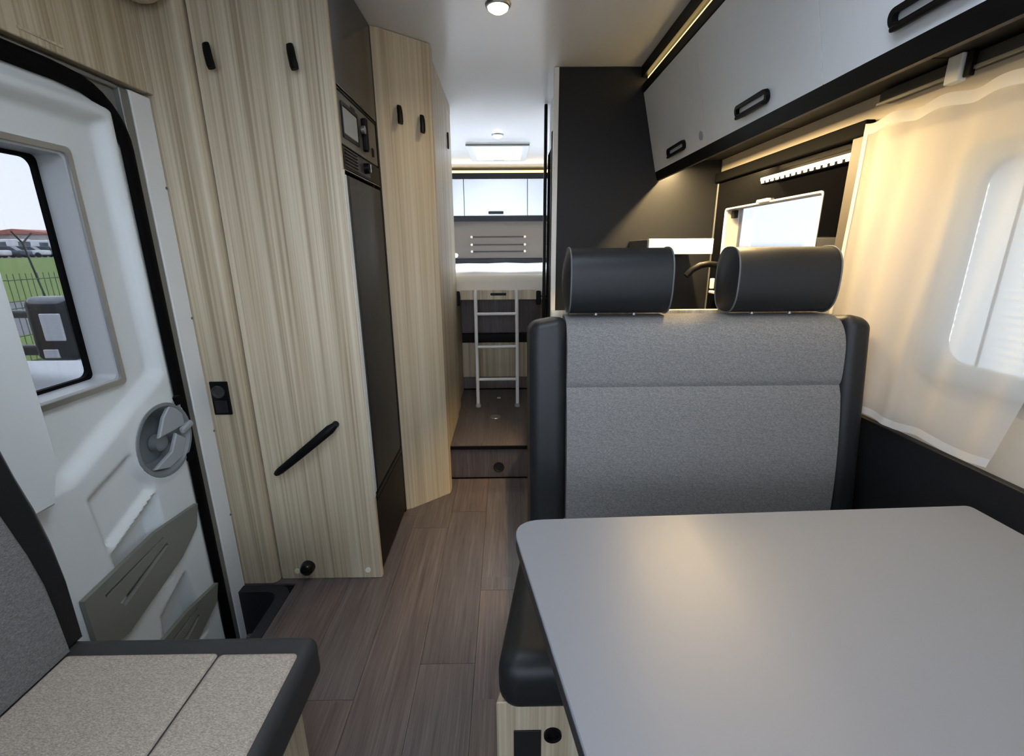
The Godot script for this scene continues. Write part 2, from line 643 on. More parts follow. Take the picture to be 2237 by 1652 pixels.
	struct("trim_1", "near black lower wall panel beside the dinette", "panel", rbox(Vector3(0.02, 0.735, 1.6), 0.004, 1), M.navy_wall).position = Vector3(1.02, 0.3675, -0.58)
	# front: dashboard wall with the windscreen
	struct("wall_front", "cab front wall below and around the windscreen", "wall", boxes([
		[Vector3(-1.1, -0.1, 1.9), Vector3(1.1, 0.9, 1.97)],
		[Vector3(-1.1, 0.9, 1.9), Vector3(-0.9, 1.99, 1.97)],
		[Vector3(0.9, 0.9, 1.9), Vector3(1.1, 1.99, 1.97)],
		[Vector3(-0.9, 1.85, 1.9), Vector3(0.9, 1.99, 1.97)]]), M.cab_grey)
	struct("wall_rear", "taupe upholstered rear wall behind the bed", "wall", span(Vector3(-1.1, -0.1, -5.22), Vector3(1.1, 1.99, -5.15)), M.headboard)
	# panes of the cab and the roof hatches
	struct("window_1", "clear windscreen of the cab", "window", span(Vector3(-0.9, 0.9, 1.93), Vector3(0.9, 1.85, 1.935)), M.clear_glass)
	struct("window_2", "clear cab side window", "window", span(Vector3(-1.07, 0.95, 0.45), Vector3(-1.065, 1.6, 1.35)), M.clear_glass)
	struct("window_6", "unseen clear side window added beside the bed to brighten the rear", "window", span(Vector3(-1.07, 1.2, -4.6), Vector3(-1.065, 1.62, -3.3)), M.clear_glass)  # out of view, added so daylight brightens the bedroom
	struct("window_7", "unseen clear side window added beside the bed to brighten the rear", "window", span(Vector3(1.065, 1.2, -4.6), Vector3(1.07, 1.62, -3.3)), M.clear_glass)  # second added opening, out of view, brightens the rear
	struct("window_3", "clear cab side window", "window", span(Vector3(1.065, 0.95, 0.45), Vector3(1.07, 1.6, 1.35)), M.clear_glass)

func hatch(label: String, x0: float, x1: float, z0: float, z1: float):
	var t = thing("roof_hatch", label, "roof hatch", Vector3((x0 + x1) / 2, 1.99, (z0 + z1) / 2))
	var hx = (x1 - x0) / 2
	var hz = (z1 - z0) / 2
	part("frame", ring(rrect(-hx - 0.05, -hz - 0.09, hx + 0.05, hz + 0.12, 0.02), rrect(-hx + 0.002, -hz + 0.002, hx - 0.002, hz - 0.002, 0.012), 0.012), M.white_trim, t, Vector3(0, -0.012, 0), Vector3(PI / 2, 0, 0))
	part("pane", span(Vector3(-hx, 0.05, -hz), Vector3(hx, 0.056, hz)), M.clear_glass, t)
	part("grip_bar", rbox(Vector3(hx * 0.5, 0.012, 0.02), 0.005, 2), M.latch_grey, t, Vector3(0, -0.008, -hz - 0.03))
	part("rail", rbox(Vector3(hx * 2 + 0.1, 0.014, 0.014), 0.004, 2), M.pocket_grey, t, Vector3(0, -0.019, hz + 0.11))

# ---------------------------------------------------------------- entrance door on the left
func smooth01(a: float, b: float, x: float) -> float:
	return smoothstep(a, b, x)

func poly_depth(p: Vector2, poly: PackedVector2Array) -> float:
	# signed distance, positive inside (convex or not)
	var d = 1e9
	for i in poly.size():
		var q = Geometry2D.get_closest_point_to_segment(p, poly[i], poly[(i + 1) % poly.size()])
		d = minf(d, p.distance_to(q))
	return d if Geometry2D.is_point_in_polygon(p, poly) else -d

func build_entry_door():
	var dr = struct("door_1", "white moulded entrance door with window and map pockets, closed", "door")
	dr.position = Vector3(-1.0, -0.2, -0.95)
	var o = dr.position
	# moulded inner skin as a relief over (z, y)
	var field = PackedVector2Array([Vector2(-1.262, 1.52), Vector2(-1.268, 0.875), Vector2(-1.235, 0.85), Vector2(-0.935, 0.70), Vector2(-0.50, 0.70), Vector2(-0.50, 1.52)])
	var p1 = PackedVector2Array([Vector2(-0.954, 0.649), Vector2(-1.113, 0.709), Vector2(-1.138, 0.575), Vector2(-0.968, 0.50)])
	var p2 = PackedVector2Array([Vector2(-1.138, 0.562), Vector2(-1.129, 0.30), Vector2(-0.992, 0.30), Vector2(-0.972, 0.486)])
	var p3 = PackedVector2Array([Vector2(-1.178, 0.278), Vector2(-1.208, 0.03), Vector2(-1.046, 0.03), Vector2(-1.062, 0.221)])
	var cup = Vector2(-1.21, 0.69)
	var height = func(z: float, y: float) -> float:
		var p = Vector2(z, y)
		var h = 0.03 * (1.0 - smoothstep(-0.004, 0.03, poly_depth(p, field)))
		h -= 0.016 * smoothstep(-0.004, 0.012, poly_depth(p, p1))
		h -= 0.036 * smoothstep(-0.004, 0.016, poly_depth(p, p2))
		h -= 0.036 * smoothstep(-0.004, 0.016, poly_depth(p, p3))
		# falls away to the seal
		h -= 0.02 * smoothstep(-1.272, -1.299, z)
		h -= 0.02 * smoothstep(1.53, 1.56, y)
		# ring round the latch bowl
		var r = p.distance_to(cup)
		if r < 0.125:
			h = lerpf(0.034, h, smoothstep(0.105, 0.125, r))
		if r < 0.1:
			h = 0.034 - 0.05 * smoothstep(0.1, 0.07, r)
		return h
	var tris = PackedVector3Array()
	var step = 0.0075
	var nz = int(0.80 / step)
	var ny = int(1.78 / step)
	var pts = []
	for i in nz + 1:
		var row = []
		for j in ny + 1:
			var z = -1.299 + i * step
			var y = -0.2 + j * step
			row.append(Vector3(height.call(z, y), y + 0.2, z + 0.95))
		pts.append(row)
	for i in nz:
		for j in ny:
			var zc = -1.299 + (i + 0.5) * step
			var yc = -0.2 + (j + 0.5) * step
			if zc > -1.153 and zc < -0.62 and yc > 0.877 and yc < 1.428:
				continue
			# rounded upper corner of the door
			if Vector2(zc, yc).distance_to(Vector2(-1.19, 1.47)) > 0.112 and zc < -1.19 and yc > 1.47:
				continue
			quad(tris, pts[i][j], pts[i][j + 1], pts[i + 1][j + 1], pts[i + 1][j])
	part("inner_skin", finish(tris, 60.0), M.door_white, dr)
	part("outer_skin", boxes([[Vector3(-0.08, 0.0, -0.36), Vector3(-0.07, 1.07, 0.44)], [Vector3(-0.08, 1.63, -0.36), Vector3(-0.07, 1.8, 0.44)], [Vector3(-0.08, 1.07, -0.36), Vector3(-0.07, 1.63, -0.205)], [Vector3(-0.08, 1.07, 0.335), Vector3(-0.07, 1.63, 0.44)]]), M.van_white, dr)
	# window: in plane (z, y); rotated so that the outline faces +x
	var wy0 = 0.88 + 0.2
	var wy1 = 1.425 + 0.2
	var wz0 = -1.15 + 0.95
	var wz1 = -0.62 + 0.95
	var turn = Vector3(0, PI / 2, 0)   # local x -> -z, local z -> +x
	var fr = part("window_frame", ring(rrect(-wz1 - 0.006, wy0 - 0.006, -wz0 + 0.006, wy1 + 0.006, 0.012), rrect(-wz1 + 0.007, wy0 + 0.007, -wz0 - 0.007, wy1 - 0.007, 0.01), 0.012), M.steel, dr, Vector3(0.012, 0, 0), turn)
	part("reveal", ring(rrect(-wz1 + 0.002, wy0 + 0.002, -wz0 - 0.002, wy1 - 0.002, 0.012), rrect(-wz1 + 0.012, wy0 + 0.012, -wz0 - 0.012, wy1 - 0.012, 0.014), 0.065), M.reveal_grey, dr, Vector3(0.005, 0, 0), turn)
	part("gasket", ring(rrect(-wz1 + 0.006, wy0 + 0.006, -wz0 - 0.006, wy1 - 0.006, 0.014), rrect(-wz1 + 0.02, wy0 + 0.02, -wz0 - 0.02, wy1 - 0.02, 0.02), 0.012), M.rubber, dr, Vector3(-0.055, 0, 0), turn)
	part("pane", span(Vector3(-0.068, wy0 + 0.01, wz0 + 0.01), Vector3(-0.063, wy1 - 0.01, wz1 - 0.01)), M.window_tint, dr, Vector3.ZERO, Vector3.ZERO, "grey tinted window pane of the entrance door")
	# map pockets
	for e in [[[Vector2(0.866, 0.29), Vector2(0.866, 0.445), Vector2(1.093, 0.47), Vector2(1.262, 0.456), Vector2(1.24, 0.39), Vector2(1.16, 0.34), Vector2(0.95, 0.28)], [Vector2(0.945, 0.372), Vector2(1.12, 0.42), Vector2(1.122, 0.408), Vector2(0.955, 0.352)], [Vector2(0.915, 0.42), Vector2(1.112, 0.443), Vector2(1.112, 0.437), Vector2(0.915, 0.41)]],
			[[Vector2(0.95, 0.0), Vector2(0.95, 0.165), Vector2(1.133, 0.172), Vector2(1.276, 0.155), Vector2(1.255, 0.1), Vector2(1.16, 0.06), Vector2(1.05, 0.0)], [Vector2(1.03, 0.085), Vector2(1.17, 0.13), Vector2(1.172, 0.118), Vector2(1.04, 0.066)], [Vector2(1.0, 0.138), Vector2(1.17, 0.152), Vector2(1.17, 0.146), Vector2(1.0, 0.128)]]]:
		var c = CSGPolygon3D.new()
		c.name = "pocket"
		c.polygon = PackedVector2Array(e[0])
		c.depth = 0.012
		c.material = M.pocket_grey
		for s in [e[1], e[2]]:
			var q = CSGPolygon3D.new()
			q.name = "slot"
			q.operation = CSGShape3D.OPERATION_SUBTRACTION
			q.polygon = PackedVector2Array(s)
			q.depth = 0.05
			q.position = Vector3(0, 0, 0.02)
			q.material = M.pocket_grey
			c.add_child(q)
		c.rotation = turn
		c.position = Vector3(0.045, 0.2, 0.95)
		dr.add_child(c, true)
	# latch: bowl, flap, handle plate, lock, lever
	var la = Node3D.new()
	la.name = "latch"
	dr.add_child(la)
	la.position = Vector3(0.0, cup.y + 0.2, cup.x + 0.95)
	la.rotation = turn
	part("bowl", lathe([Vector2(0.0, -0.014), Vector2(0.066, -0.014), Vector2(0.086, 0.02), Vector2(0.096, 0.036), Vector2(0.104, 0.036), Vector2(0.108, 0.03)], 40), M.latch_dark, la, Vector3(0, 0, 0), Vector3(PI / 2, 0, 0))
	part("flap", prism([Vector2(-0.02, 0.0), Vector2(0.085, 0.0), Vector2(0.085, 0.07), Vector2(0.055, 0.088), Vector2(0.01, 0.05)], 0.012, 0.003), M.latch_grey, la, Vector3(0.0, 0.012, 0.034))
	part("handle_plate", prism([Vector2(-0.055, -0.068), Vector2(0.0, -0.088), Vector2(0.06, -0.075), Vector2(0.085, -0.03), Vector2(0.05, 0.0), Vector2(0.02, -0.045)], 0.012, 0.003), M.latch_grey, la, Vector3(0, 0, 0.03))
	part("lock_barrel", lathe([Vector2(0.024, -0.01), Vector2(0.024, 0.012), Vector2(0.018, 0.016), Vector2(0.0, 0.016)], 20), M.latch_dark, la, Vector3(0.012, -0.014, 0), Vector3(PI / 2, 0, 0))
	part("lever", rbox(Vector3(0.05, 0.02, 0.016), 0.007, 3), M.latch_grey, la, Vector3(0.085, 0.006, 0.036), Vector3(0, 0, 0.25))
	for yy in [0.092, -0.085]:
		part("hinge_block", rbox(Vector3(0.03, 0.026, 0.02), 0.005, 2), M.rubber, la, Vector3(0.075, yy, 0.03))
	# seal round the opening
	var path = []
	for e in [[-0.5, 1.585], [-0.9, 1.585], [-1.15, 1.585], [-1.19, 1.582]]:
		path.append(Vector3(-0.984, e[1], e[0]))
	for i in 8:
		var a = PI / 2 * (i + 1) / 8
		path.append(Vector3(-0.984, 1.457 + cos(a) * 0.125, -1.195 - sin(a) * 0.125))
	for y in [1.2, 0.9, 0.6, 0.3, 0.0, -0.21]:
		path.append(Vector3(-0.984, y, -1.32))
	struct("trim_2", "black rubber seal around the entrance door", "door seal", tube(path, 0.021, 12, 0.5, Vector3.RIGHT), M.rubber)
	# aluminium jamb strip, joint and the white post
	var jamb = struct("trim_3", "grey door jamb with white post beside the entrance door", "door jamb")
	jamb.position = Vector3(-1.0, -0.22, -1.4)
	rpart("jamb_strip", Vector3(-1.03, -0.22, -1.372), Vector3(-0.988, 1.61, -1.342), 0.003, M.steel_dull, jamb)
	rpart("corner_gusset", Vector3(-1.03, 1.47, -1.345), Vector3(-1.003, 1.612, -1.2), 0.003, M.steel_dull, jamb)
	rpart("head_strip", Vector3(-1.03, 1.604, -1.345), Vector3(-0.993, 1.615, -0.5), 0.003, M.steel_dull, jamb)
	rpart("rubber_joint", Vector3(-1.03, -0.22, -1.379), Vector3(-0.996, 1.61, -1.372), 0.001, M.rubber, jamb)
	rpart("white_post", Vector3(-1.03, -0.22, -1.455), Vector3(-0.99, 1.615, -1.379), 0.004, M.white_trim, jamb)
	for y in [1.38, 1.0, 0.62, 0.3]:
		part("screw_cap", lathe([Vector2(0.004, 0.0), Vector2(0.004, 0.002), Vector2(0.0, 0.003)], 10), M.pocket_grey, jamb, Vector3(0.011, y + 0.22, -0.048), Vector3(0, 0, -PI / 2))
	# white pillar trim between door and seat
	var pil = one("pillar_trim", prism([Vector2(0.30, 0.52), Vector2(0.30, 1.25), Vector2(-0.05, 1.25), Vector2(-0.05, 0.0), Vector2(0.27, 0.0), Vector2(0.30, 0.09)], 0.06, 0.006), M.door_white, Vector3(-0.93, 0.70, -0.58), "white moulded pillar trim behind the side seat backrest", "trim", "", Vector3(0, PI / 2, 0))
	# step well in front of the door
	var well = thing("step_well", "black plastic step well tray sunk into the floor at the entrance door", "step well", Vector3(-0.91, -0.22, -1.1))
	part("bottom", rbox(Vector3(0.22, 0.02, 0.65), 0.004, 1), M.tray, well, Vector3(-0.006, 0.01, -0.012))
	var out = rrect(-0.118, -0.318, 0.11, 0.345, [0.002, 0.002, 0.06, 0.002], 8)
	var inn = rrect(-0.112, -0.31, 0.07, 0.31, [0.002, 0.002, 0.045, 0.002], 8)
	part("rim", ring(out, inn, 0.214), M.tray, well, Vector3(0, 0.222, 0), Vector3(-PI / 2, 0, 0))
	part("sill_bracket", rbox(Vector3(0.03, 0.012, 0.05), 0.003, 1), M.steel, well, Vector3(-0.06, 0.03, -0.32))
	# wooden pelmet over the door
	var pel = thing("door_pelmet", "light oak pelmet panel above the entrance door", "pelmet", Vector3(-1.0, 1.62, -0.8))
	part("board", rbox(Vector3(0.03, 0.36, 1.28), 0.003, 2), M.oak_flat, pel, Vector3(0.005, 0.182, 0.007))
	part("edge_strip", rbox(Vector3(0.034, 0.36, 0.022), 0.004, 2), M.oak, pel, Vector3(0.007, 0.182, -0.6445))
	part("finger_slot", rbox(Vector3(0.004, 0.006, 0.1), 0.0015, 1), M.oak, pel, Vector3(0.0205, 0.02, -0.34))
	var cov = one("ceiling_cove", rbox(Vector3(0.1, 0.14, 1.24), 0.045, 5), M.oak, Vector3(-0.93, 1.89, -0.83), "brown rounded cove running along the ceiling above the door pelmet", "cove")

# ---------------------------------------------------------------- tall units on the left
func hook(parent_z: float, x: float, y: float, lean: float, face: float, label: String, group: String):
	var pts = []
	var n = 7
	for i in n:
		var t = float(i) / (n - 1)
		pts.append(Vector3(0.0, 0.034 - 0.068 * t, 0.011 + 0.014 * sin(t * PI * 0.5) + 0.004 * t))
	var o = one("coat_hook", tube(pts, [0.0095, 0.011, 0.0115, 0.0115, 0.0115, 0.012, 0.0105], 12, 0.55, Vector3(0, 0, 1)), M.black, Vector3(x, y, parent_z), label, "coat hook", group)
	o.rotation = Vector3(0, face, lean)
	return o

func build_tower():
	var t = thing("tall_side_panel", "tall light oak side panel with rounded upright between entrance door and fridge", "panel", Vector3(-0.75, 0, -1.48))
	part("side_panel", foot([Vector2(-0.863, 1.482), Vector2(-0.861, 1.48), Vector2(-0.487, 1.48), Vector2(-0.483, 1.484), Vector2(-0.483, 1.498), Vector2(-0.863, 1.498)], 0.002, 1.987), M.oak, t, -t.position)
	# narrow upright with a rounded edge, proud of the panel
	var pts = [Vector2(-1.028, 1.456), Vector2(-0.892, 1.456)]
	for i in 9:
		var a = PI / 2 * i / 8
		pts.append(Vector2(-0.892 + sin(a) * 0.024, 1.48 - cos(a) * 0.024))
	pts.append(Vector2(-0.868, 1.5))
	pts.append(Vector2(-1.028, 1.5))
	part("upright", foot(pts, 0.002, 1.987), M.oak_flat, t, -t.position)
	part("edge_band", span(Vector3(-0.4835, 0.34, -1.4985), Vector3(-0.482, 1.435, -1.484)), M.white_trim, t, -t.position)
	var uc = thing("upper_cupboard", "dark glossy cupboard above the oven reaching the ceiling", "cupboard", Vector3(-0.75, 1.665, -1.715))
	rpart("carcass", Vector3(-1.028, 1.668, -1.928), Vector3(-0.505, 1.987, -1.5), 0.002, M.dark_grey, uc)
	part("door", rbox(Vector3(0.018, 0.318, 0.425), 0.002, 1), M.gloss_dark, uc, Vector3(-0.494, 1.826, -1.716) - uc.position)
	# oven
	var ov = thing("oven", "grey built-in oven with dark knob panel above the fridge", "oven", Vector3(-0.7, 1.44, -1.715))
	part("body", rbox(Vector3(0.38, 0.215, 0.42), 0.004, 1), M.black, ov, Vector3(0.0, 0.112, 0))
	var fo = part("front_panel", rbox(Vector3(0.014, 0.145, 0.41), 0.003, 2), M.panel_grey, ov, Vector3(0.205, 0.143, 0))
	part("door_window", rbox(Vector3(0.006, 0.075, 0.14), 0.006, 2), M.latch_grey, fo, Vector3(0.006, 0.0, 0.1), Vector3.ZERO, "pale oven window")
	part("window_border", ring(rrect(-0.082, -0.05, 0.082, 0.05, 0.008), rrect(-0.071, -0.039, 0.071, 0.039, 0.006), 0.006), M.black, fo, Vector3(0.0095, 0.0, 0.1), Vector3(0, PI / 2, 0))
	part("handle", rbox(Vector3(0.022, 0.105, 0.02), 0.007, 3), M.black, fo, Vector3(0.015, 0.0, -0.033))
	part("lock_button", lathe([Vector2(0.013, 0.0), Vector2(0.013, 0.012), Vector2(0.0, 0.013)], 16), M.steel, fo, Vector3(0.01, 0.012, -0.012), Vector3(0, 0, -PI / 2))
	part("vent_slot", rbox(Vector3(0.004, 0.012, 0.05), 0.002, 1), M.black, fo, Vector3(0.006, 0.055, 0.06))
	part("side_button", rbox(Vector3(0.01, 0.03, 0.02), 0.004, 2), M.black, fo, Vector3(0.007, -0.035, -0.14))
	part("joint_line", rbox(Vector3(0.006, 0.008, 0.415), 0.002, 1), M.black, ov, Vector3(0.21, 0.221, 0))
	var strip = part("control_strip", rbox(Vector3(0.016, 0.064, 0.415), 0.003, 2), M.black, ov, Vector3(0.206, 0.034, 0))
	for i in 6:
		part("louvre", rbox(Vector3(0.01, 0.004, 0.125), 0.0015, 1), M.dark_grey, strip, Vector3(0.008, -0.024 + i * 0.0095, 0.13), Vector3(0, 0, 0.4))
	rpart("dial_plate", Vector3(-0.491, 1.45, -1.79), Vector3(-0.484, 1.5, -1.64), 0.003, M.dark_grey, ov)
	part("dial_knob", lathe([Vector2(0.018, 0.0), Vector2(0.017, 0.018), Vector2(0.0, 0.02)], 20), M.black, ov, Vector3(0.215, 0.034, -0.01), Vector3(0, 0, -PI / 2))
	part("dial_mark", rbox(Vector3(0.004, 0.026, 0.006), 0.002, 1), M.steel, ov, Vector3(0.2365, 0.034, -0.01))
	rpart("bright_edge", Vector3(-0.49, 1.437, -1.92), Vector3(-0.484, 1.4395, -1.505), 0.001, M.steel, ov)
	# fridge
	var fr = thing("fridge", "tall dark fridge with freezer door below, below the oven", "fridge", Vector3(-0.7, 0.0, -1.715))
	part("body", rbox(Vector3(0.4, 1.34, 0.41), 0.004, 1), M.black, fr, Vector3(-0.005, 0.765, 0))
	part("door", rbox(Vector3(0.022, 1.08, 0.37), 0.004, 2), M.fridge_front, fr, Vector3(0.205, 0.885, -0.005))
	part("frame_strip", rbox(Vector3(0.02, 1.08, 0.014), 0.003, 1), M.white_trim, fr, Vector3(0.205, 0.885, 0.198))
	part("rear_frame_strip", rbox(Vector3(0.02, 1.08, 0.014), 0.003, 1), M.black, fr, Vector3(0.203, 0.885, -0.203))
	part("grip_rail", rbox(Vector3(0.024, 0.028, 0.415), 0.008, 3), M.black, fr, Vector3(0.205, 0.328, 0))
	part("lower_door", rbox(Vector3(0.02, 0.29, 0.415), 0.003, 2), M.lower_dark, fr, Vector3(0.204, 0.165, 0), Vector3.ZERO, "dark glossy lower door")
	part("plinth", rbox(Vector3(0.37, 0.02, 0.41), 0.002, 1), M.black, fr, Vector3(0, 0.025, 0))
	# fittings on the panel
	hook(-1.48, -0.811, 1.719, 0.25, 0.0, "black coat hook on wide oak panel, nearer the entrance door", "coat hooks on the oak panel")
	hook(-1.48, -0.583, 1.716, 0.22, 0.0, "black coat hook on wide oak panel, nearer the oven", "coat hooks on the oak panel")
	var so = thing("socket_plate", "black wall plate with round socket on the oak upright by the door", "socket", Vector3(-0.948, 0.733, -1.456))
	part("plate", rbox(Vector3(0.058, 0.115, 0.008), 0.003, 2), M.black, so, Vector3(0, 0, 0.003))
	part("socket_ring", lathe([Vector2(0.021, 0.0), Vector2(0.021, 0.006), Vector2(0.017, 0.006), Vector2(0.014, 0.001), Vector2(0.0, 0.001)], 22), M.dark_grey, so, Vector3(-0.002, 0.024, 0.006), Vector3(PI / 2, 0, 0))
	part("rocker", rbox(Vector3(0.04, 0.042, 0.006), 0.002, 2), M.anthracite, so, Vector3(0, -0.028, 0.007))
	var gh = thing("grab_handle", "slanted black grab handle on the oak panel", "grab handle", Vector3(-0.698, 0.541, -1.48))
	var ga = Vector3(-0.115, -0.092, 0.0)
	var gb = Vector3(0.115, 0.092, 0.0)
	var gp = []
	var gr = []
	for i in 13:
		var q = i / 12.0
		gp.append(ga.lerp(gb, q) + Vector3(0, 0, 0.02 + 0.022 * sin(q * PI)))
		gr.append((0.0125 + 0.004 * q) * (1.0 if i > 0 and i < 12 else 0.6))
	part("bar", tube(gp, gr, 14, 0.7, Vector3(0, 0, 1)), M.black, gh)
	for s in [ga, gb]:
		part("mount", lathe([Vector2(0.012, 0.0), Vector2(0.011, 0.022), Vector2(0.0, 0.023)], 14), M.black, gh, s * 0.93, Vector3(PI / 2, 0, 0))
	var stop = thing("door_stop", "round black rubber door stop low on the oak panel", "door stop", Vector3(-0.756, 0.055, -1.48))
	part("cup", lathe([Vector2(0.026, 0.0), Vector2(0.026, 0.012), Vector2(0.022, 0.026), Vector2(0.012, 0.033), Vector2(0.0, 0.034)], 24), M.black_gloss, stop, Vector3.ZERO, Vector3(PI / 2, 0, 0))
	for e in [[-0.8, "cream screw cap on oak panel beside the black door stop"], [-0.534, "cream screw cap on oak panel beside the fridge edge"]]:
		one("screw_cap", lathe([Vector2(0.0105, 0.0), Vector2(0.01, 0.004), Vector2(0.004, 0.004), Vector2(0.0, 0.002)], 16), M.cream_cap, Vector3(e[0], 0.036, -1.48), e[1], "screw cap", "screw caps at the panel foot", Vector3(PI / 2, 0, 0))
	# angled tall cupboard behind
	var col = thing("angled_cupboard", "tall light oak cupboard with an angled front beyond the fridge", "cupboard", Vector3(-0.6, 0, -2.2))
	var plan = [Vector2(-0.487, 1.953), Vector2(-0.462, 1.964), Vector2(-0.312, 2.09), Vector2(-0.298, 2.102), Vector2(-0.294, 2.118), Vector2(-0.294, 2.16), Vector2(-1.028, 2.16), Vector2(-1.028, 1.953)]
	part("body", foot(plan, 0.001, 1.988, 20.0), M.oak, col, -col.position)
	rpart("front_upright", Vector3(-0.51, 0.001, -1.952), Vector3(-0.4875, 1.987, -1.932), 0.002, M.black, col)
	rpart("door_gap", Vector3(-0.32, 0.01, -2.172), Vector3(-0.301, 1.95, -2.16), 0.001, M.black, col)
	hook(-2.0, -0.418, 1.706, -0.12, PI / 2 - atan2(0.15, 0.126), "black coat hook on the angled cupboard, nearer the oven", "coat hooks on the angled cupboard")
	hook(-2.063, -0.343, 1.688, -0.16, PI / 2 - atan2(0.15, 0.126), "black coat hook on the angled cupboard, nearer the bed", "coat hooks on the angled cupboard")
	# bathroom wall along the aisle
	var bw = thing("bathroom_wall", "light oak bathroom wall with door along the aisle to the bed", "partition", Vector3(-0.4, 0, -2.55))
	rpart("door_leaf", Vector3(-0.33, 0.195, -2.7), Vector3(-0.305, 1.94, -2.175), 0.003, M.oak_flat, bw)
	rpart("door_head", Vector3(-0.33, 1.942, -2.92), Vector3(-0.31, 1.988, -2.172), 0.002, M.oak_flat, bw)
	rpart("jamb", Vector3(-0.335, 0.0, -2.92), Vector3(-0.312, 1.942, -2.703), 0.003, M.oak, bw)
	rpart("skirting", Vector3(-0.335, 0.0, -2.7), Vector3(-0.312, 0.193, -2.172), 0.002, M.oak, bw)
	rpart("latch", Vector3(-0.3045, 1.72, -2.69), Vector3(-0.296, 1.8, -2.675), 0.003, M.dark_grey, bw)
	rpart("return_wall", Vector3(-1.028, 0.0, -2.94), Vector3(-0.314, 1.988, -2.921), 0.002, M.oak_flat, bw)

# ---------------------------------------------------------------- rear: step, bed, ladder, lockers
func build_rear():
	var st = thing("step_platform", "raised dark wood floor platform with black nosing in front of the bed", "step", Vector3(-0.05, 0, -2.75))
	rpart("tread", Vector3(-0.335, 0.165, -3.29), Vector3(0.30, 0.19, -2.262), 0.002, M.plank_1, st)
	rpart("riser", Vector3(-0.335, 0.0, -2.285), Vector3(0.30, 0.165, -2.27), 0.001, M.riser_wood, st)
	rpart("nosing", Vector3(-0.335, 0.172, -2.262), Vector3(0.30, 0.1915, -2.254), 0.002, M.black, st)
	part("finger_hole", lathe([Vector2(0.03, 0.0), Vector2(0.03, 0.004), Vector2(0.022, 0.004), Vector2(0.02, 0.001), Vector2(0.0, 0.001)], 20), M.black_matt, st, Vector3(0.0, 0.06, 0.4805), Vector3(PI / 2, 0, 0))
	part("floor_socket", lathe([Vector2(0.034, 0.0), Vector2(0.032, 0.004), Vector2(0.02, 0.005), Vector2(0.0, 0.005)], 20), M.steel, st, Vector3(-0.025, 0.19, 0.05))
	part("light_switch", lathe([Vector2(0.014, 0.0), Vector2(0.013, 0.004), Vector2(0.0, 0.005)], 16), M.cream_cap, st, Vector3(-0.01, 0.19, -0.33))
	# under the bed
	var ub = thing("underbed_cupboard", "dark cupboard with oak front panel under the bed, behind the ladder", "cupboard", Vector3(-0.05, 0.0, -3.4))
	rpart("oak_panel", Vector3(-0.36, 0.285, -3.32), Vector3(0.30, 0.545, -3.3), 0.003, M.oak_flat, ub)
	rpart("toe_panel", Vector3(-0.36, 0.192, -3.33), Vector3(0.30, 0.283, -3.31), 0.002, M.riser_wood, ub)
	rpart("dark_back", Vector3(-0.36, 0.61, -3.36), Vector3(0.30, 0.885, -3.34), 0.003, M.riser_wood, ub)
	rpart("black_shelf", Vector3(-0.36, 0.547, -3.36), Vector3(0.30, 0.608, -3.31), 0.004, M.black, ub)
	rpart("side_cheek", Vector3(-0.355, 0.192, -3.3), Vector3(-0.325, 0.885, -2.96), 0.003, M.oak_flat, ub)
	rpart("side_cheek", Vector3(0.235, 0.192, -3.3), Vector3(0.26, 0.885, -2.93), 0.003, M.oak_flat, ub)
	# bed
	var bed = thing("bed", "raised bed with white sheet and cream mattress edge at the rear", "bed", Vector3(0.0, 0.89, -4.0))
	rpart("bed_board", Vector3(-1.02, 0.892, -5.12), Vector3(1.02, 0.91, -2.95), 0.003, M.oak_flat, bed)
	var fr = rpart("front_rail", Vector3(-0.29, 0.895, -2.955), Vector3(0.19, 0.955, -2.93), 0.004, M.oak, bed)
	part("slot_handle", rbox(Vector3(0.1, 0.016, 0.01), 0.004, 2), M.black, fr, Vector3(0.0, 0.005, 0.012))
	for s in [-0.31, 0.205]:
		rpart("corner_bracket", Vector3(s - 0.015, 0.86, -2.96), Vector3(s + 0.015, 0.95, -2.925), 0.008, M.black, bed)
	var puff = func(v: Vector3) -> Vector3:
		var k = 0.012 * cos(clampf(v.x / 1.02, -1, 1) * PI * 0.5)
		return v + Vector3(0, k if v.y > 0 else 0.0, 0.03 * cos(v.x * 3.0) if v.z > 1.0 else 0.0)
	part("mattress", rbox(Vector3(2.03, 0.13, 2.17), 0.045, 4, puff), M.mattress, bed, Vector3(0, 0.088, -0.05))
	var puff2 = func(v: Vector3) -> Vector3:
		return v + Vector3(0, 0.014 * cos(clampf(v.x / 1.02, -1, 1) * PI * 0.5) + 0.004 * sin(v.x * 17.0 + v.z * 5.0), 0.028 * cos(v.x * 3.0) if v.z > 1.0 else 0.0)
	part("sheet", rbox(Vector3(2.035, 0.03, 2.14), 0.014, 3, puff2), M.sheet, bed, Vector3(0, 0.146, -0.07))
	rpart("head_bolster", Vector3(-1.0, 1.04, -5.14), Vector3(1.0, 1.115, -5.07), 0.03, M.leather, bed)
	# ladder
	var la = thing("bed_ladder", "white tubular ladder leaning on the bed edge", "ladder", Vector3(-0.063, 0.19, -2.9))
	for x in [-0.132, 0.13]:
		var up = part("rail", tube([Vector3(x, 0.012, 0), Vector3(x, 0.4, 0), Vector3(x * 0.985, 0.74, 0.0), Vector3(x * 0.98, 0.755, -0.006), Vector3(x * 0.98, 0.762, -0.017)], 0.0115, 12, 1.0, Vector3(0, 0, 1)), M.white_trim, la)
		part("rubber_foot", lathe([Vector2(0.018, 0.0), Vector2(0.018, 0.014), Vector2(0.0125, 0.024), Vector2(0.0, 0.024)], 14), M.latch_grey, up, Vector3(x, 0, 0))
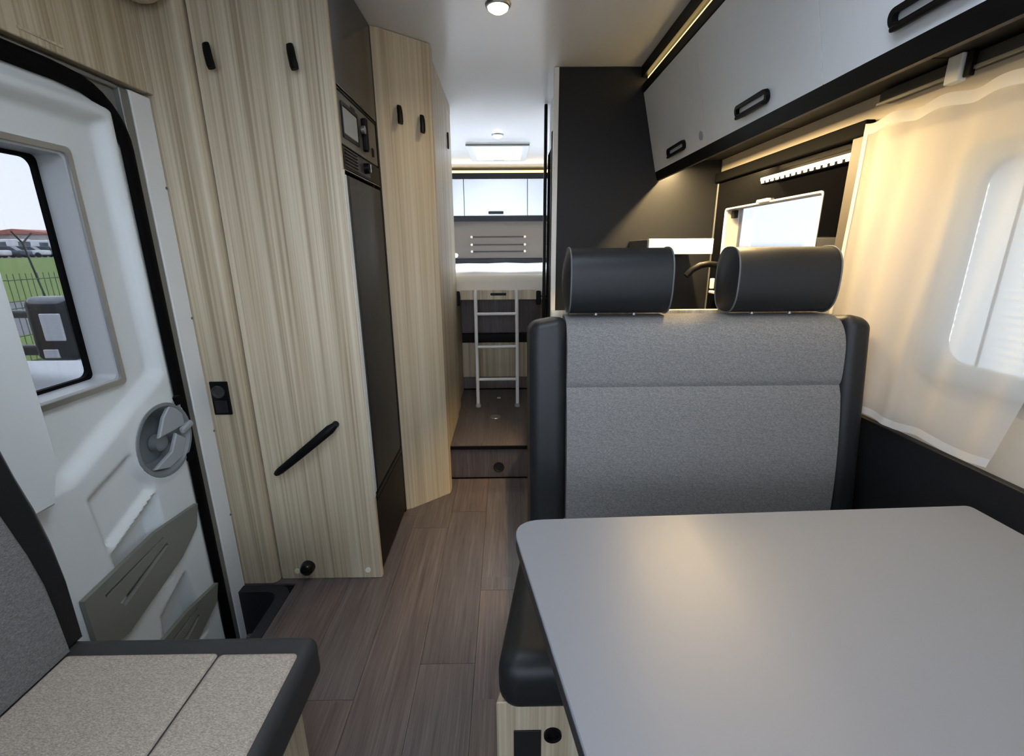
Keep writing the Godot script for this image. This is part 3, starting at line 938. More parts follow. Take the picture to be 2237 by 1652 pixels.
	for y in [0.19, 0.408, 0.62]:
		part("rung", tube([Vector3(-0.13, y, 0), Vector3(0.13, y, 0)], 0.01, 10), M.white_trim, la)
	# rear overhead lockers
	var spans = [[-1.02, -0.412, "left of the middle one"], [-0.408, 0.218, ""], [0.222, 1.02, ""]]
	var names = ["white overhead locker over the bed, by the oak bathroom wall", "white overhead locker over the middle of the bed with black handle", "white overhead locker over the bed, by the black partition"]
	for i in 3:
		var e: Array = spans[i]
		var cx: float = (e[0] + e[1]) / 2
		var lk = thing("rear_locker", names[i], "locker", Vector3(cx, 1.5, -4.99), "overhead lockers above the bed")
		rpart("body", Vector3(e[0], 1.5, -5.14), Vector3(e[1], 1.9, -4.872), 0.003, M.wall_white, lk)
		var d = rpart("door", Vector3(e[0] + 0.001, 1.53, -4.87), Vector3(e[1] - 0.001, 1.872, -4.85), 0.004, M.cabinet_white, lk)
		part("handle", rbox(Vector3(0.15, 0.026, 0.016), 0.006, 2), M.anthracite, d, Vector3(0, -0.142, 0.014))
	one("locker_rail", rbox(Vector3(2.04, 0.05, 0.03), 0.004, 2), M.anthracite, Vector3(0, 1.502, -4.857), "dark lower rail under the rear overhead lockers", "rail")
	one("locker_rail", rbox(Vector3(2.04, 0.046, 0.03), 0.004, 2), M.anthracite, Vector3(0, 1.9, -4.857), "dark upper rail above the rear overhead lockers", "rail")
	# wall rods
	for e in [[1.335, "topmost"], [1.255, "middle"], [1.185, "lowest"]]:
		var y = e[0]
		var rod = thing("wall_rod", e[1] + " of three thin dark rods on the wall above the bed", "rod", Vector3(-0.08, y, -5.12), "rods on the wall above the bed")
		part("bar", tube([Vector3(-0.28, 0, 0), Vector3(0.28, 0, 0)], 0.006, 8), M.dark_grey, rod)
		for s in [-0.285, 0.285]:
			part("knob", lathe([Vector2(0.013, -0.03), Vector2(0.013, 0.008), Vector2(0.0, 0.012)], 12), M.cream_cap, rod, Vector3(s, 0, 0), Vector3(PI / 2, 0, 0))
	var rl = thing("reading_lamp", "small black reading lamp with pale end in the bed corner", "reading lamp", Vector3(-0.54, 1.1, -4.7))
	part("arm", tube([Vector3(0, 0, 0), Vector3(0.0, 0.02, 0.01), Vector3(0.02, 0.045, 0.02), Vector3(0.05, 0.05, 0.03)], 0.02, 10), M.black, rl)
	part("head", lathe([Vector2(0.022, 0.0), Vector2(0.022, 0.03), Vector2(0.0, 0.034)], 14), M.cream_cap, rl, Vector3(0.05, 0.05, 0.03), Vector3(PI / 2, 0, 0))
	hatch("white framed roof hatch over the bed letting in daylight", -0.25, 0.14, -4.48, -3.95)
	hatch("unseen white framed roof hatch over the dinette, added for daylight", -0.38, 0.38, -0.75, -0.15)  # out of view, added to let daylight down onto table and seat
	# black partition on the right of the aisle
	var pa = thing("partition", "tall matt black partition between kitchen and bathroom", "partition", Vector3(0.63, 0, -2.365))
	rpart("panel", Vector3(0.249, 0.0, -2.376), Vector3(1.028, 1.987, -2.346), 0.002, M.anthracite, pa)
	rpart("white_edge", Vector3(0.226, 0.0, -2.376), Vector3(0.2485, 1.987, -2.344), 0.002, M.white_trim, pa)
	rpart("lower_plinth", Vector3(0.2, 0.0, -2.39), Vector3(0.2255, 0.19, -2.344), 0.002, M.black, pa)
	var bath = thing("shower_wall", "white shower room wall behind the black partition", "wall panel", Vector3(0.26, 0, -2.65))
	rpart("panel", Vector3(0.262, 0.19, -2.93), Vector3(0.29, 1.987, -2.38), 0.002, M.wall_white, bath)
	rpart("end_panel", Vector3(0.262, 0.0, -2.952), Vector3(1.028, 1.987, -2.931), 0.002, M.wall_white, bath)
	var sd = thing("sliding_door", "narrow black sliding door frame beside the white partition edge", "sliding door", Vector3(0.245, 0.19, -2.65))
	rpart("front_stile", Vector3(0.232, 0.192, -2.52), Vector3(0.258, 1.765, -2.49), 0.008, M.black, sd)
	rpart("rear_stile", Vector3(0.225, 0.192, -2.9), Vector3(0.243, 1.985, -2.87), 0.005, M.black, sd)
	rpart("leaf", Vector3(0.246, 0.2, -2.9), Vector3(0.256, 1.72, -2.5), 0.003, M.black_gloss, sd)

# ---------------------------------------------------------------- right: overhead cabinets, kitchen, windows, curtain
func build_right_side():
	var tilt = atan2(0.078, 0.333)
	var dl = 0.342
	var cuts = [[-2.342, -1.762, -2.033, 0.19, "greyish white overhead cabinet against the black partition"], [-1.758, -1.152, -1.44, 0.175, "greyish white overhead cabinet in the middle of the row above the kitchen window"], [-1.148, -0.40, -0.865, 0.18, "greyish white overhead cabinet above the dinette curtain"]]
	var sec = [Vector2(0.737, 1.597), Vector2(0.737, 1.556), Vector2(0.664, 1.882), Vector2(0.664, 1.986), Vector2(1.028, 1.986), Vector2(1.028, 1.602)]
	for e in cuts:
		var c = thing("overhead_cabinet", e[4], "overhead cabinet", Vector3(0.85, 1.6, (e[0] + e[1]) / 2), "overhead cabinets along the right wall")
		part("body", run(sec, e[1] - 0.0005, e[0] + 0.0005), M.black_matt, c, -c.position)
		var d = Node3D.new()
		d.name = "door"
		c.add_child(d)
		d.position = Vector3(0.712, 1.549, (e[0] + e[1]) / 2) - c.position
		d.rotation = Vector3(0, 0, tilt)
		var len: float = e[1] - e[0] + 0.002
		part("leaf", span(Vector3(0, 0, -len / 2), Vector3(0.018, dl, len / 2)), M.cabinet_white, d)
		# black loop handle: a stadium ring standing off the leaf, with a grip lip below
		var hz: float = e[2] - (e[0] + e[1]) / 2
		var hl: float = e[3] / 2
		part("handle", ring(rrect(-hl, -0.017, hl, 0.017, 0.0165, 6), rrect(-hl + 0.01, -0.0075, hl - 0.01, 0.0075, 0.0072, 6), 0.011), M.black, d, Vector3(-0.013, 0.044, hz), Vector3(0, -PI / 2, 0))
		part("handle_lip", rbox(Vector3(0.014, 0.009, hl * 2 - 0.016), 0.0035, 2), M.black, d, Vector3(-0.012, 0.028, hz))
	var st = one("mark", lathe([Vector2(0.016, 0.0), Vector2(0.016, 0.0008), Vector2(0.0, 0.0008)], 7), M.latch_grey, Vector3(0.7015, 1.588, -1.80), "small grey mark low on the overhead cabinet by the partition", "mark", "", Vector3(0, 0, PI / 2 + tilt))  # flat grey disc on the door leaf
	# top fascia with light strip
	var fa = thing("cornice", "black cornice with warm light strip above the overhead cabinets", "cornice", Vector3(0.64, 1.93, -1.37))
	part("lower_lip", run([Vector2(0.6285, 1.884), Vector2(0.662, 1.884), Vector2(0.662, 1.918), Vector2(0.6285, 1.918)], -0.4, -2.343), M.black, fa, -fa.position)
	part("upper_lip", run([Vector2(0.622, 1.944), Vector2(0.662, 1.944), Vector2(0.662, 1.988), Vector2(0.618, 1.988)], -0.4, -2.343), M.black, fa, -fa.position)
	part("light_strip", span(Vector3(0.646, 1.919, -2.335), Vector3(0.662, 1.943, -0.41)), M.led_warm, fa, -fa.position)
	# valance below the doors, hiding the worktop light
	var va = thing("valance", "black valance strip under the overhead cabinets", "valance", Vector3(0.72, 1.53, -1.37))
	part("board", run([Vector2(0.7115, 1.5475), Vector2(0.724, 1.512), Vector2(0.736, 1.512), Vector2(0.736, 1.553), Vector2(0.7125, 1.553)], -0.4, -2.343, 35.0, 0.001), M.black, va, -va.position)
	# wall rails above the windows
	one("blind_cassette", rbox(Vector3(0.03, 0.042, 0.95), 0.006, 2), M.cassette, Vector3(1.013, 1.52, -1.868), "long black blind cassette above the kitchen window", "blind cassette")
	var ra = thing("curtain_rail", "dark curtain rail with white clip above the dinette window", "curtain rail", Vector3(1.01, 1.58, -0.88))
	rpart("track", Vector3(0.998, 1.568, -1.36), Vector3(1.028, 1.596, -0.4), 0.003, M.dark_grey, ra)
	rpart("track_lip", Vector3(0.992, 1.562, -1.36), Vector3(0.998, 1.569, -0.4), 0.001, M.steel_dull, ra)
	rpart("clip", Vector3(0.978, 1.545, -1.147), Vector3(0.998, 1.6, -1.112), 0.003, M.white_trim, ra)
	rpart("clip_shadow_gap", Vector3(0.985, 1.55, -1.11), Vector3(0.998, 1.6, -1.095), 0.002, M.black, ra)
	# kitchen window panel
	var kw = struct("window_4", "kitchen window in a glossy black surround", "window")
	kw.position = Vector3(1.02, 1.2, -1.9)
	part("surround", boxes([
		[Vector3(1.018, 0.86, -2.335), Vector3(1.0295, 1.498, -2.232)],
		[Vector3(1.018, 0.86, -1.555), Vector3(1.0295, 1.498, -1.445)],
		[Vector3(1.018, 1.374, -2.232), Vector3(1.0295, 1.498, -1.555)],
		[Vector3(1.018, 0.86, -2.232), Vector3(1.0295, 0.99, -1.555)]]), M.black_gloss, kw, -kw.position)
	part("frame", ring(rrect(-0.341, -0.195, 0.341, 0.1765, 0.014), rrect(-0.335, -0.189, 0.335, 0.1705, 0.01), 0.012), M.white_trim, kw, Vector3(-0.004, 0, 0.0065), Vector3(0, -PI / 2, 0))
	part("catch", rbox(Vector3(0.02, 0.014, 0.08), 0.005, 2), M.cream_cap, kw, Vector3(-0.008, 0.178, -0.0), Vector3.ZERO, "cream catch on top of the window frame")
	part("hinge", rbox(Vector3(0.02, 0.035, 0.03), 0.004, 2), M.black, kw, Vector3(0.03, 0.15, -0.305))
	part("pane", span(Vector3(0.065, -0.21, -0.335), Vector3(0.069, 0.176, 0.347)), M.kitchen_tint, kw, Vector3.ZERO, Vector3.ZERO, "tinted pane of the kitchen window")
	var lt = part("latch", rbox(Vector3(0.02, 0.05, 0.014), 0.004, 2), M.white_trim, kw, Vector3(-0.016, -0.165, -0.36))
	part("latch_foot", rbox(Vector3(0.02, 0.014, 0.11), 0.004, 2), M.white_trim, kw, Vector3(-0.016, -0.205, -0.315))
	part("latch_arm", rbox(Vector3(0.02, 0.045, 0.014), 0.004, 2), M.white_trim, kw, Vector3(-0.016, -0.185, -0.27))
	one("corner_profile", rbox(Vector3(0.012, 0.65, 0.012), 0.004, 2), M.steel_dull, Vector3(1.02, 1.18, -2.338), "thin metal corner profile between partition and kitchen window", "profile")
	one("window_post", rbox(Vector3(0.026, 0.66, 0.05), 0.004, 2), M.bronze, Vector3(1.014, 1.17, -1.415), "upright metal strip between kitchen window and curtain", "profile")
	# kitchen worktop behind the bench
	var ki = thing("kitchen_unit", "dark kitchen unit with worktop behind the bench", "kitchen unit", Vector3(0.72, 0, -1.86))
	rpart("body", Vector3(0.44, 0.0, -2.34), Vector3(1.016, 0.82, -1.42), 0.004, M.anthracite, ki)
	rpart("worktop", Vector3(0.42, 0.822, -2.342), Vector3(1.016, 0.85, -1.415), 0.004, M.dark_grey, ki)
	var ta = thing("kitchen_tap", "black curved kitchen tap between the headrests", "tap", Vector3(0.86, 0.85, -1.75))
	part("base", lathe([Vector2(0.026, 0.0), Vector2(0.026, 0.03), Vector2(0.018, 0.04), Vector2(0.0, 0.04)], 18), M.black, ta)
	var tp = [Vector3(0, 0.03, 0), Vector3(0, 0.2, 0)]
	for i in 9:
		var a = PI * 0.82 * i / 8
		tp.append(Vector3(-0.1 + cos(a) * 0.1, 0.2 + sin(a) * 0.094, 0))
	part("spout", tube(tp, 0.0115, 12, 1.0, Vector3(0, 0, 1)), M.black, ta)
	var sh = thing("wall_shelf", "white box shelf fixed to the black partition above the worktop", "shelf", Vector3(0.75, 1.17, -2.19))
	rpart("front_panel", Vector3(0.612, 1.176, -2.05), Vector3(0.89, 1.241, -2.03), 0.003, M.white_trim, sh)
	rpart("side_panel", Vector3(0.61, 1.195, -2.344), Vector3(0.625, 1.238, -2.0505), 0.003, M.panel_grey, sh)
	rpart("top_board", Vector3(0.626, 1.226, -2.344), Vector3(0.889, 1.237, -2.0505), 0.002, M.panel_grey, sh)
	rpart("bottom_board", Vector3(0.626, 1.18, -2.344), Vector3(0.889, 1.191, -2.0505), 0.002, M.dark_grey, sh)
	# dinette window with pleated blind
	var dw = struct("window_5", "dinette window with pleated blind behind the sheer curtain", "window")
	dw.position = Vector3(1.03, 1.15, -0.69)
	part("frame", ring(rrect(-0.41, -0.25, 0.41, 0.262, 0.03), rrect(-0.355, -0.205, 0.355, 0.225, 0.05), 0.02), M.latch_grey, dw, Vector3(-0.012, 0, 0), Vector3(0, -PI / 2, 0))
	part("blind", pleats(-0.375, 0.375, -0.22, 0.235, 0.016, 0.002), M.blind, dw, Vector3(0.03, 0, 0), Vector3.ZERO, "white pleated blind drawn over the window")
	part("blind_cord", tube([Vector3(0, -0.215, 0), Vector3(0, 0.23, 0)], 0.003, 6), M.dark_grey, dw, Vector3(0.02, 0, -0.29))
	part("pane", span(Vector3(0.062, -0.23, -0.39), Vector3(0.066, 0.24, 0.39)), M.clear_glass, dw)
	# curtain
	var cu = thing("curtain", "sheer cream curtain hanging in soft folds beside the bench", "curtain", Vector3(0.985, 0.76, -1.1))
	var z_far = -1.38
	var fold = func(u: float, v: float) -> Vector3:
		var zn = lerpf(-0.845, -0.70, v)
		var z = lerpf(z_far, zn, u)
		var amp = 0.003 + 0.002 * v
		var x = 0.986 + amp * sin(u * 31.0 + 0.6 * sin(v * 2.3)) + 0.2 * amp * sin(u * 57.0 + 1.3)
		x -= 0.012 * smoothstep(0.55, 0.5, u) * smoothstep(0.9, 0.2, v) * 0.6
		var top = 1.51 - 0.004 * sin(u * 31.0) - 0.004 * u
		var y = lerpf(0.757 + 0.004 * sin(u * 20.0), top, v)
		return Vector3(x, y, z)
	part("cloth", sheet(110, 30, func(u, v): return fold.call(u, 0.025 + v * 0.975)), M.curtain, cu, -cu.position)
	part("hem", sheet(110, 3, func(u, v): return fold.call(u, v * 0.026) + Vector3(-0.0012, 0, 0)), M.curtain_hem, cu, -cu.position)
	part("header_tape", sheet(110, 3, func(u, v): return fold.call(u, 0.985 + v * 0.035) + Vector3(-0.0012, 0, 0)), M.curtain_hem, cu, -cu.position)
	part("side_hem", sheet(3, 30, func(u, v): return fold.call(u * 0.02, v) + Vector3(-0.0014, 0, 0)), M.curtain_hem, cu, -cu.position)

# zigzag blind in the plane of the wall
func pleats(z0: float, z1: float, y0: float, y1: float, pitch: float, deep: float) -> ArrayMesh:
	var t = PackedVector3Array()
	var n = int((y1 - y0) / pitch) * 2
	for i in n:
		var ya = lerpf(y0, y1, float(i) / n)
		var yb = lerpf(y0, y1, float(i + 1) / n)
		var xa = deep if i % 2 else -deep
		var xb = -xa
		quad(t, Vector3(xa, ya, z0), Vector3(xb, yb, z0), Vector3(xb, yb, z1), Vector3(xa, ya, z1))
	return finish(t, 5.0)

# ---------------------------------------------------------------- bench with headrests
func build_bench():
	var b = thing("bench", "two-seat dinette bench with grey fabric back and two dark headrests", "bench", Vector3(0.48, 0, -1.0))
	part("base", foot([Vector2(-0.028, 0.70), Vector2(0.96, 0.70), Vector2(0.96, 1.335), Vector2(0.11, 1.335), Vector2(0.02, 0.86)], 0.001, 0.335, 35.0, 0.002), M.oak, b, -b.position)
	rpart("vent_opening", Vector3(0.006, 0.11, -0.702), Vector3(0.062, 0.262, -0.697), 0.002, M.black_matt, b)
	part("socket", lathe([Vector2(0.018, 0.0), Vector2(0.018, 0.006), Vector2(0.012, 0.006), Vector2(0.01, 0.001), Vector2(0.0, 0.001)], 20), M.black, b, Vector3(0.085, 0.25, -0.70) - b.position, Vector3(PI / 2, 0, 0))
	var soft = func(v: Vector3) -> Vector3:
		return v + Vector3(0.085 * (0.26 - v.z) / 0.52 * clampf(-v.x / 0.48, 0, 1), (0.012 if v.y > 0 else 0.0) * cos(clampf(v.x / 0.48, -1, 1) * PI / 2) * cos(clampf(v.z / 0.24, -1, 1) * PI / 2), 0)
	var seat = part("seat_cushion", rbox(Vector3(0.985, 0.125, 0.52), 0.045, 4, soft), M.leather, b, Vector3(0.4635, 0.40, -0.925) - b.position)
	part("seat_panel", rbox(Vector3(0.78, 0.03, 0.42), 0.014, 3, soft), M.fabric, seat, Vector3(0.0, 0.058, -0.02))
	# backrest: fabric middle with a seam, dark bolsters, wooden back board
	var bk = Node3D.new()
	bk.name = "backrest"
	b.add_child(bk)
	bk.position = -b.position
	var lean = func(y: float) -> float: return -1.118 - (y - 0.47) * 0.135
	var pr = []
	var n = 16
	for i in n + 1:
		var y = lerpf(0.462, 0.8435, float(i) / n)
		pr.append(Vector2(lean.call(y) + 0.016 * pow(sin(PI * i / n), 0.45), y))
	for i in n + 1:
		var q = float(i) / n
		var y = lerpf(0.8445, 1.012, q)
		pr.append(Vector2(lean.call(y) + 0.014 * pow(sin(PI * minf(q * 0.5 + 0.0, 1.0)), 0.4) - 0.03 * pow(q, 6.0), y))
	pr.append(Vector2(-1.245, 1.024))
	pr.append(Vector2(-1.285, 1.024))
	pr.append(Vector2(-1.305, 1.0))
	pr.append(Vector2(-1.305, 0.462))
	part("fabric_panel", cross(pr, 0.1585, 0.8935, 50.0), M.fabric, bk)
	var bol = func(w: float, flip: float) -> ArrayMesh:
		var f = func(v: Vector3) -> Vector3:
			var q = v + Vector3(0, 0, 0.0)
			# the outer shoulder rounds over more than the inner one
			var s = smoothstep(0.24, 0.335, v.y) * clampf(0.5 + flip * v.x / w, 0, 1)
			q.y -= 0.018 * s
			return q
		return rbox(Vector3(w, 0.675, 0.2), 0.03, 5, f)
	var rx = -atan(0.135)
	part("side_bolster", bol.call(0.099, -1.0), M.leather, bk, Vector3(0.1095, 0.6885, -1.2393), Vector3(rx, 0, 0))
	part("side_bolster", bol.call(0.076, 1.0), M.leather, bk, Vector3(0.932, 0.6885, -1.2393), Vector3(rx, 0, 0))
	rpart("back_board", Vector3(0.13, 0.336, -1.358), Vector3(0.955, 1.027, -1.342), 0.003, M.oak, b)
	# headrests
	for e in [[0.168, 0.432], [0.602, 0.866]]:
		var oval = []
		for i in 40:
			var a = TAU * i / 40
			var cz = cos(a)
			var sy = sin(a)
			oval.append(Vector2(-1.265 + 0.066 * signf(cz) * pow(absf(cz), 0.75), 1.117 + 0.086 * signf(sy) * pow(absf(sy), 0.72)))
		var hr = Node3D.new()
		hr.name = "headrest"
		b.add_child(hr, true)
		hr.position = -b.position
		part("roll", cross(oval, e[0], e[1], 60.0), M.leather, hr)
		# domed ends and piping
		for s in [0, 1]:
			var x: float = e[s]
			var dirx = -1.0 if s == 0 else 1.0
			var c = Vector2(-1.265, 1.117)
			var dome = func(u: float, v: float) -> Vector3:
				var k = int(round(u * 40)) % 40
				var r = 1.0 - v
				var p: Vector2 = c + (Vector2(oval[k]) - c) * r
				return Vector3(x + dirx * 0.016 * (1.0 - r * r), p.y, p.x)
			part("end_cap", sheet(40, 5, dome), M.leather, hr)
			var loop = []
			for p in oval:
				loop.append(Vector3(x, c.y + (p.y - c.y) * 1.01, c.x + (p.x - c.x) * 1.01))
			part("piping", tube(loop, 0.0022, 6, 1.0, Vector3.RIGHT, true), M.piping, hr)
		for s in [0.3, 0.7]:
			part("post", tube([Vector3(lerpf(e[0], e[1], s), 1.0, -1.265), Vector3(lerpf(e[0], e[1], s), 1.06, -1.265)], 0.006, 8), M.steel, hr)

# ---------------------------------------------------------------- side seat at the lower left
func build_side_seat():
	var s = thing("side_seat", "side seat with grey fabric, warm light put into its cushion colour, and dark border beside the entrance door", "seat", Vector3(-0.63, 0, -0.35))
	part("base", boxes([[Vector3(-0.86, 0.0, -0.735), Vector3(-0.435, 0.372, -0.717)], [Vector3(-0.453, 0.0, -0.717), Vector3(-0.435, 0.372, 0.12)], [Vector3(-0.86, 0.352, -0.717), Vector3(-0.453, 0.372, 0.12)], [Vector3(-0.86, 0.0, 0.1), Vector3(-0.453, 0.352, 0.12)], [Vector3(-0.878, 0.0, -0.735), Vector3(-0.86, 0.372, 0.12)]]), M.oak, s, -s.position)
	part("cushion_border", rbox(Vector3(0.53, 0.094, 0.88), 0.022, 5), M.leather_seat, s, Vector3(-0.645, 0.42, -0.308) - s.position)
	var soft = func(v: Vector3) -> Vector3:
		var k = v
		# front edge rolls over
		k.y -= 0.016 * pow(smoothstep(0.1, 0.235, v.x), 2.0)
		k.y += 0.006 * cos(clampf(v.x / 0.23, -1, 1) * PI / 2)
		return k
	var fp = part("fabric_panel", rbox(Vector3(0.285, 0.03, 0.79), 0.008, 3), M.fabric_warm_lit, s, Vector3(-0.6925, 0.4575, -0.305) - s.position)
	part("front_fabric_panel", rbox(Vector3(0.152, 0.03, 0.79), 0.012, 4), M.fabric_warm_lit, s, Vector3(-0.4735, 0.4572, -0.305) - s.position)
	# backrest leaning a little, far end rounded
	var bk = Node3D.new()
	bk.name = "backrest"
	s.add_child(bk)
	bk.position = Vector3(-0.842, 0.462, -0.35) - s.position
	bk.rotation = Vector3(0, 0, 0.02)
	var prof = []
	for e in [[0.402, 0.0], [0.406, 0.127], [0.403, 0.216], [0.395, 0.292], [0.383, 0.36], [0.369, 0.467], [0.355, 0.55], [0.325, 0.62], [0.27, 0.66], [0.2, 0.67]]:
		prof.append(Vector2(e[0], e[1]))
	var inner = []
	for e in [[0.362, 0.0], [0.361, 0.1], [0.359, 0.158], [0.35, 0.228], [0.332, 0.321], [0.31, 0.39], [0.27, 0.45], [0.2, 0.5], [0.1, 0.52]]:
		inner.append(Vector2(e[0], e[1]))
	var shell = prof.duplicate()
	shell.append(Vector2(-0.45, 0.67))
	shell.append(Vector2(-0.45, 0.0))
	var face = inner.duplicate()
	face.append(Vector2(-0.45, 0.52))
	face.append(Vector2(-0.45, 0.004))
	face[0].y = 0.004
	part("bolster_shell", prism(shell, 0.07, 0.012, 50.0), M.leather, bk, Vector3(0, 0, 0), Vector3(0, PI / 2, 0))
	part("fabric_face", prism(face, 0.012, 0.005, 50.0), M.fabric, bk, Vector3(0.006, 0, 0), Vector3(0, PI / 2, 0))

# ---------------------------------------------------------------- dinette table
func build_table():
	var t = thing("dinette_table", "grey laminate dinette table with rounded corner and dark edge", "table", Vector3(0.5, 0, -0.4))
	var raw = [Vector2(0.004, 0.772), Vector2(0.925, 0.803), Vector2(0.936, -0.1), Vector2(0.152, -0.1)]
	var rad = [0.055, 0.012, 0.03, 0.06]
	var o = []
	for i in 4:
		var p: Vector2 = raw[i]
		var a: Vector2 = (raw[(i + 3) % 4] - p).normalized()
		var b: Vector2 = (raw[(i + 1) % 4] - p).normalized()
		for k in 9:
			var q = k / 8.0
			var d: float = rad[i] * 1.15
			# quadratic corner
			o.append((p + a * d).lerp(p, q).lerp(p.lerp(p + b * d, q), q))
	part("top", foot(o, 0.694, 0.70, 40.0, 0.0015), M.table_grey, t, -t.position)
	part("edge_band", foot(o, 0.672, 0.6935, 40.0, 0.001), M.table_edge, t, -t.position)
	part("leg", tube([Vector3(0.05, 0.02, 0.0), Vector3(0.05, 0.672, 0.0)], 0.03, 20), M.steel_dull, t)
	part("foot_plate", lathe([Vector2(0.12, 0.0), Vector2(0.118, 0.012), Vector2(0.04, 0.022), Vector2(0.0, 0.022)], 28), M.steel_dull, t, Vector3(0.05, 0.0, 0.0))

# ---------------------------------------------------------------- lamps
func downlight(label: String, at: Vector3, energy: float):
	var l = thing("ceiling_spot", label, "ceiling light", at, "ceiling spots along the aisle")
	part("bezel", lathe([Vector2(0.036, -0.009), Vector2(0.041, -0.007), Vector2(0.044, 0.0)], 28), M.steel, l)
	part("bulb_lens", lathe([Vector2(0.0, -0.024), Vector2(0.02, -0.022), Vector2(0.033, -0.014), Vector2(0.036, -0.004), Vector2(0.0, -0.003)], 24), M.bulb, l)
	var s = SpotLight3D.new()
	s.name = "spot_lamp"
	s.light_color = Color(1.0, 0.9, 0.74)
	s.light_energy = energy
	s.light_size = 0.03
	s.spot_range = 8.0
	s.spot_angle = 72.0
	s.spot_angle_attenuation = 1.0
	s.shadow_enabled = true
	l.add_child(s)
	s.position = Vector3(0, -0.03, 0)
	s.rotation = Vector3(-PI / 2, 0, 0)

func strip_light(called: String, at: Vector3, rot: Vector3, size: Vector2, energy: float, c: Color):
	var a = AreaLight3D.new()
	a.name = called
	a.light_color = c
	a.light_energy = energy
	a.area_size = size
	a.shadow_enabled = true
	a.area_range = 8.0
	add_child(a)
	a.position = at
	a.rotation = rot

func build_lamps():
	downlight("small warm ceiling spot over the aisle beside the oven", Vector3(-0.018, 1.99, -1.81), 0.2)
	downlight("small warm ceiling spot in front of the bed roof hatch", Vector3(-0.05, 1.99, -3.6), 0.25)
	# worktop light bar hidden behind the valance; its mirror image is built as the glowing bar below
	var wl = thing("worktop_light", "warm light bar with a row of diodes under the overhead cabinets", "light bar", Vector3(0.79, 1.585, -1.9))
	part("housing", rbox(Vector3(0.024, 0.012, 1.0), 0.003, 1), M.steel_dull, wl, Vector3(0, 0.006, 0))
	for i in 30:
		part("diode", rbox(Vector3(0.014, 0.006, 0.02), 0.002, 1), M.led_white, wl, Vector3(0, -0.003, -0.48 + i * 0.0331))
	strip_light("worktop_strip_lamp", Vector3(0.79, 1.575, -1.9), Vector3(-PI / 2, 0, 0), Vector2(0.02, 0.98), 2.5, Color(1.0, 0.86, 0.62))
	var wb = thing("led_reflection_bar", "glowing bar in place of the worktop light mirrored in the kitchen window surround", "light bar", Vector3(1.01, 1.453, -1.68))  # emissive stand-in for the worktop light's reflection in the glossy surround
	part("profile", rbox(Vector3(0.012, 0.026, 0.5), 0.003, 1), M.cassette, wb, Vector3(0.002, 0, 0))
	part("reflected_strip", rbox(Vector3(0.006, 0.012, 0.49), 0.002, 1), M.led_white, wb, Vector3(-0.006, 0.005, 0))
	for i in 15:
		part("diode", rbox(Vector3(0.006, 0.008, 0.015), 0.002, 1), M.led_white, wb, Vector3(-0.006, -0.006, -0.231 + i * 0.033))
	strip_light("dinette_strip_lamp", Vector3(0.79, 1.575, -0.9), Vector3(-PI / 2, 0, 0), Vector2(0.02, 0.9), 0.17, Color(1.0, 0.88, 0.68))
	var dl = thing("dinette_light", "warm light bar under the overhead cabinet by the curtain", "light bar", Vector3(0.79, 1.585, -0.9))
	part("housing", rbox(Vector3(0.024, 0.012, 0.94), 0.003, 1), M.steel_dull, dl, Vector3(0, 0.006, 0))
	part("diffuser", rbox(Vector3(0.014, 0.006, 0.92), 0.002, 1), M.led_white, dl, Vector3(0, -0.003, 0))
	strip_light("cornice_strip_lamp", Vector3(0.64, 1.931, -1.37), Vector3(0, PI / 2, 0), Vector2(1.9, 0.02), 0.03, Color(1.0, 0.84, 0.55))
	var rs = thing("rear_light_strip", "warm light strip between ceiling and rear lockers", "light strip", Vector3(0, 1.945, -4.9))
	part("diffuser", rbox(Vector3(2.0, 0.02, 0.02), 0.004, 1), M.led_warm, rs)
	part("mount", rbox(Vector3(2.0, 0.02, 0.03), 0.003, 1), M.wall_white, rs, Vector3(0, 0.0, -0.026))
	strip_light("rear_strip_lamp", Vector3(0, 1.95, -4.88), Vector3(0, PI, 0), Vector2(1.9, 0.02), 0.04, Color(1.0, 0.9, 0.7))
	strip_light("bed_strip_lamp", Vector3(0, 1.47, -5.02), Vector3(-PI / 2, 0, 0), Vector2(1.9, 0.02), 0.06, Color(1.0, 0.84, 0.6))

# ---------------------------------------------------------------- outside, through the door window
func car(at: Vector3, m: Material, turn: float, label: String):
	var c = thing("parked_car", label, "car", at, "cars parked beyond the grass")
	c.rotation.y = turn
	part("body", rbox(Vector3(4.2, 0.65, 1.75), 0.2, 3), m, c, Vector3(0, 0.62, 0))
	part("cabin", prism([Vector2(-1.7, 0), Vector2(1.2, 0), Vector2(0.6, 0.55), Vector2(-1.3, 0.6)], 1.5, 0.08), M.van_glass, c, Vector3(0, 0.9, 0.75))
	for x in [-1.3, 1.3]:
		for z in [-0.8, 0.8]:
			part("wheel", tube([Vector3(x, 0.32, z - 0.1), Vector3(x, 0.32, z + 0.1)], 0.32, 16), M.van_black, c)

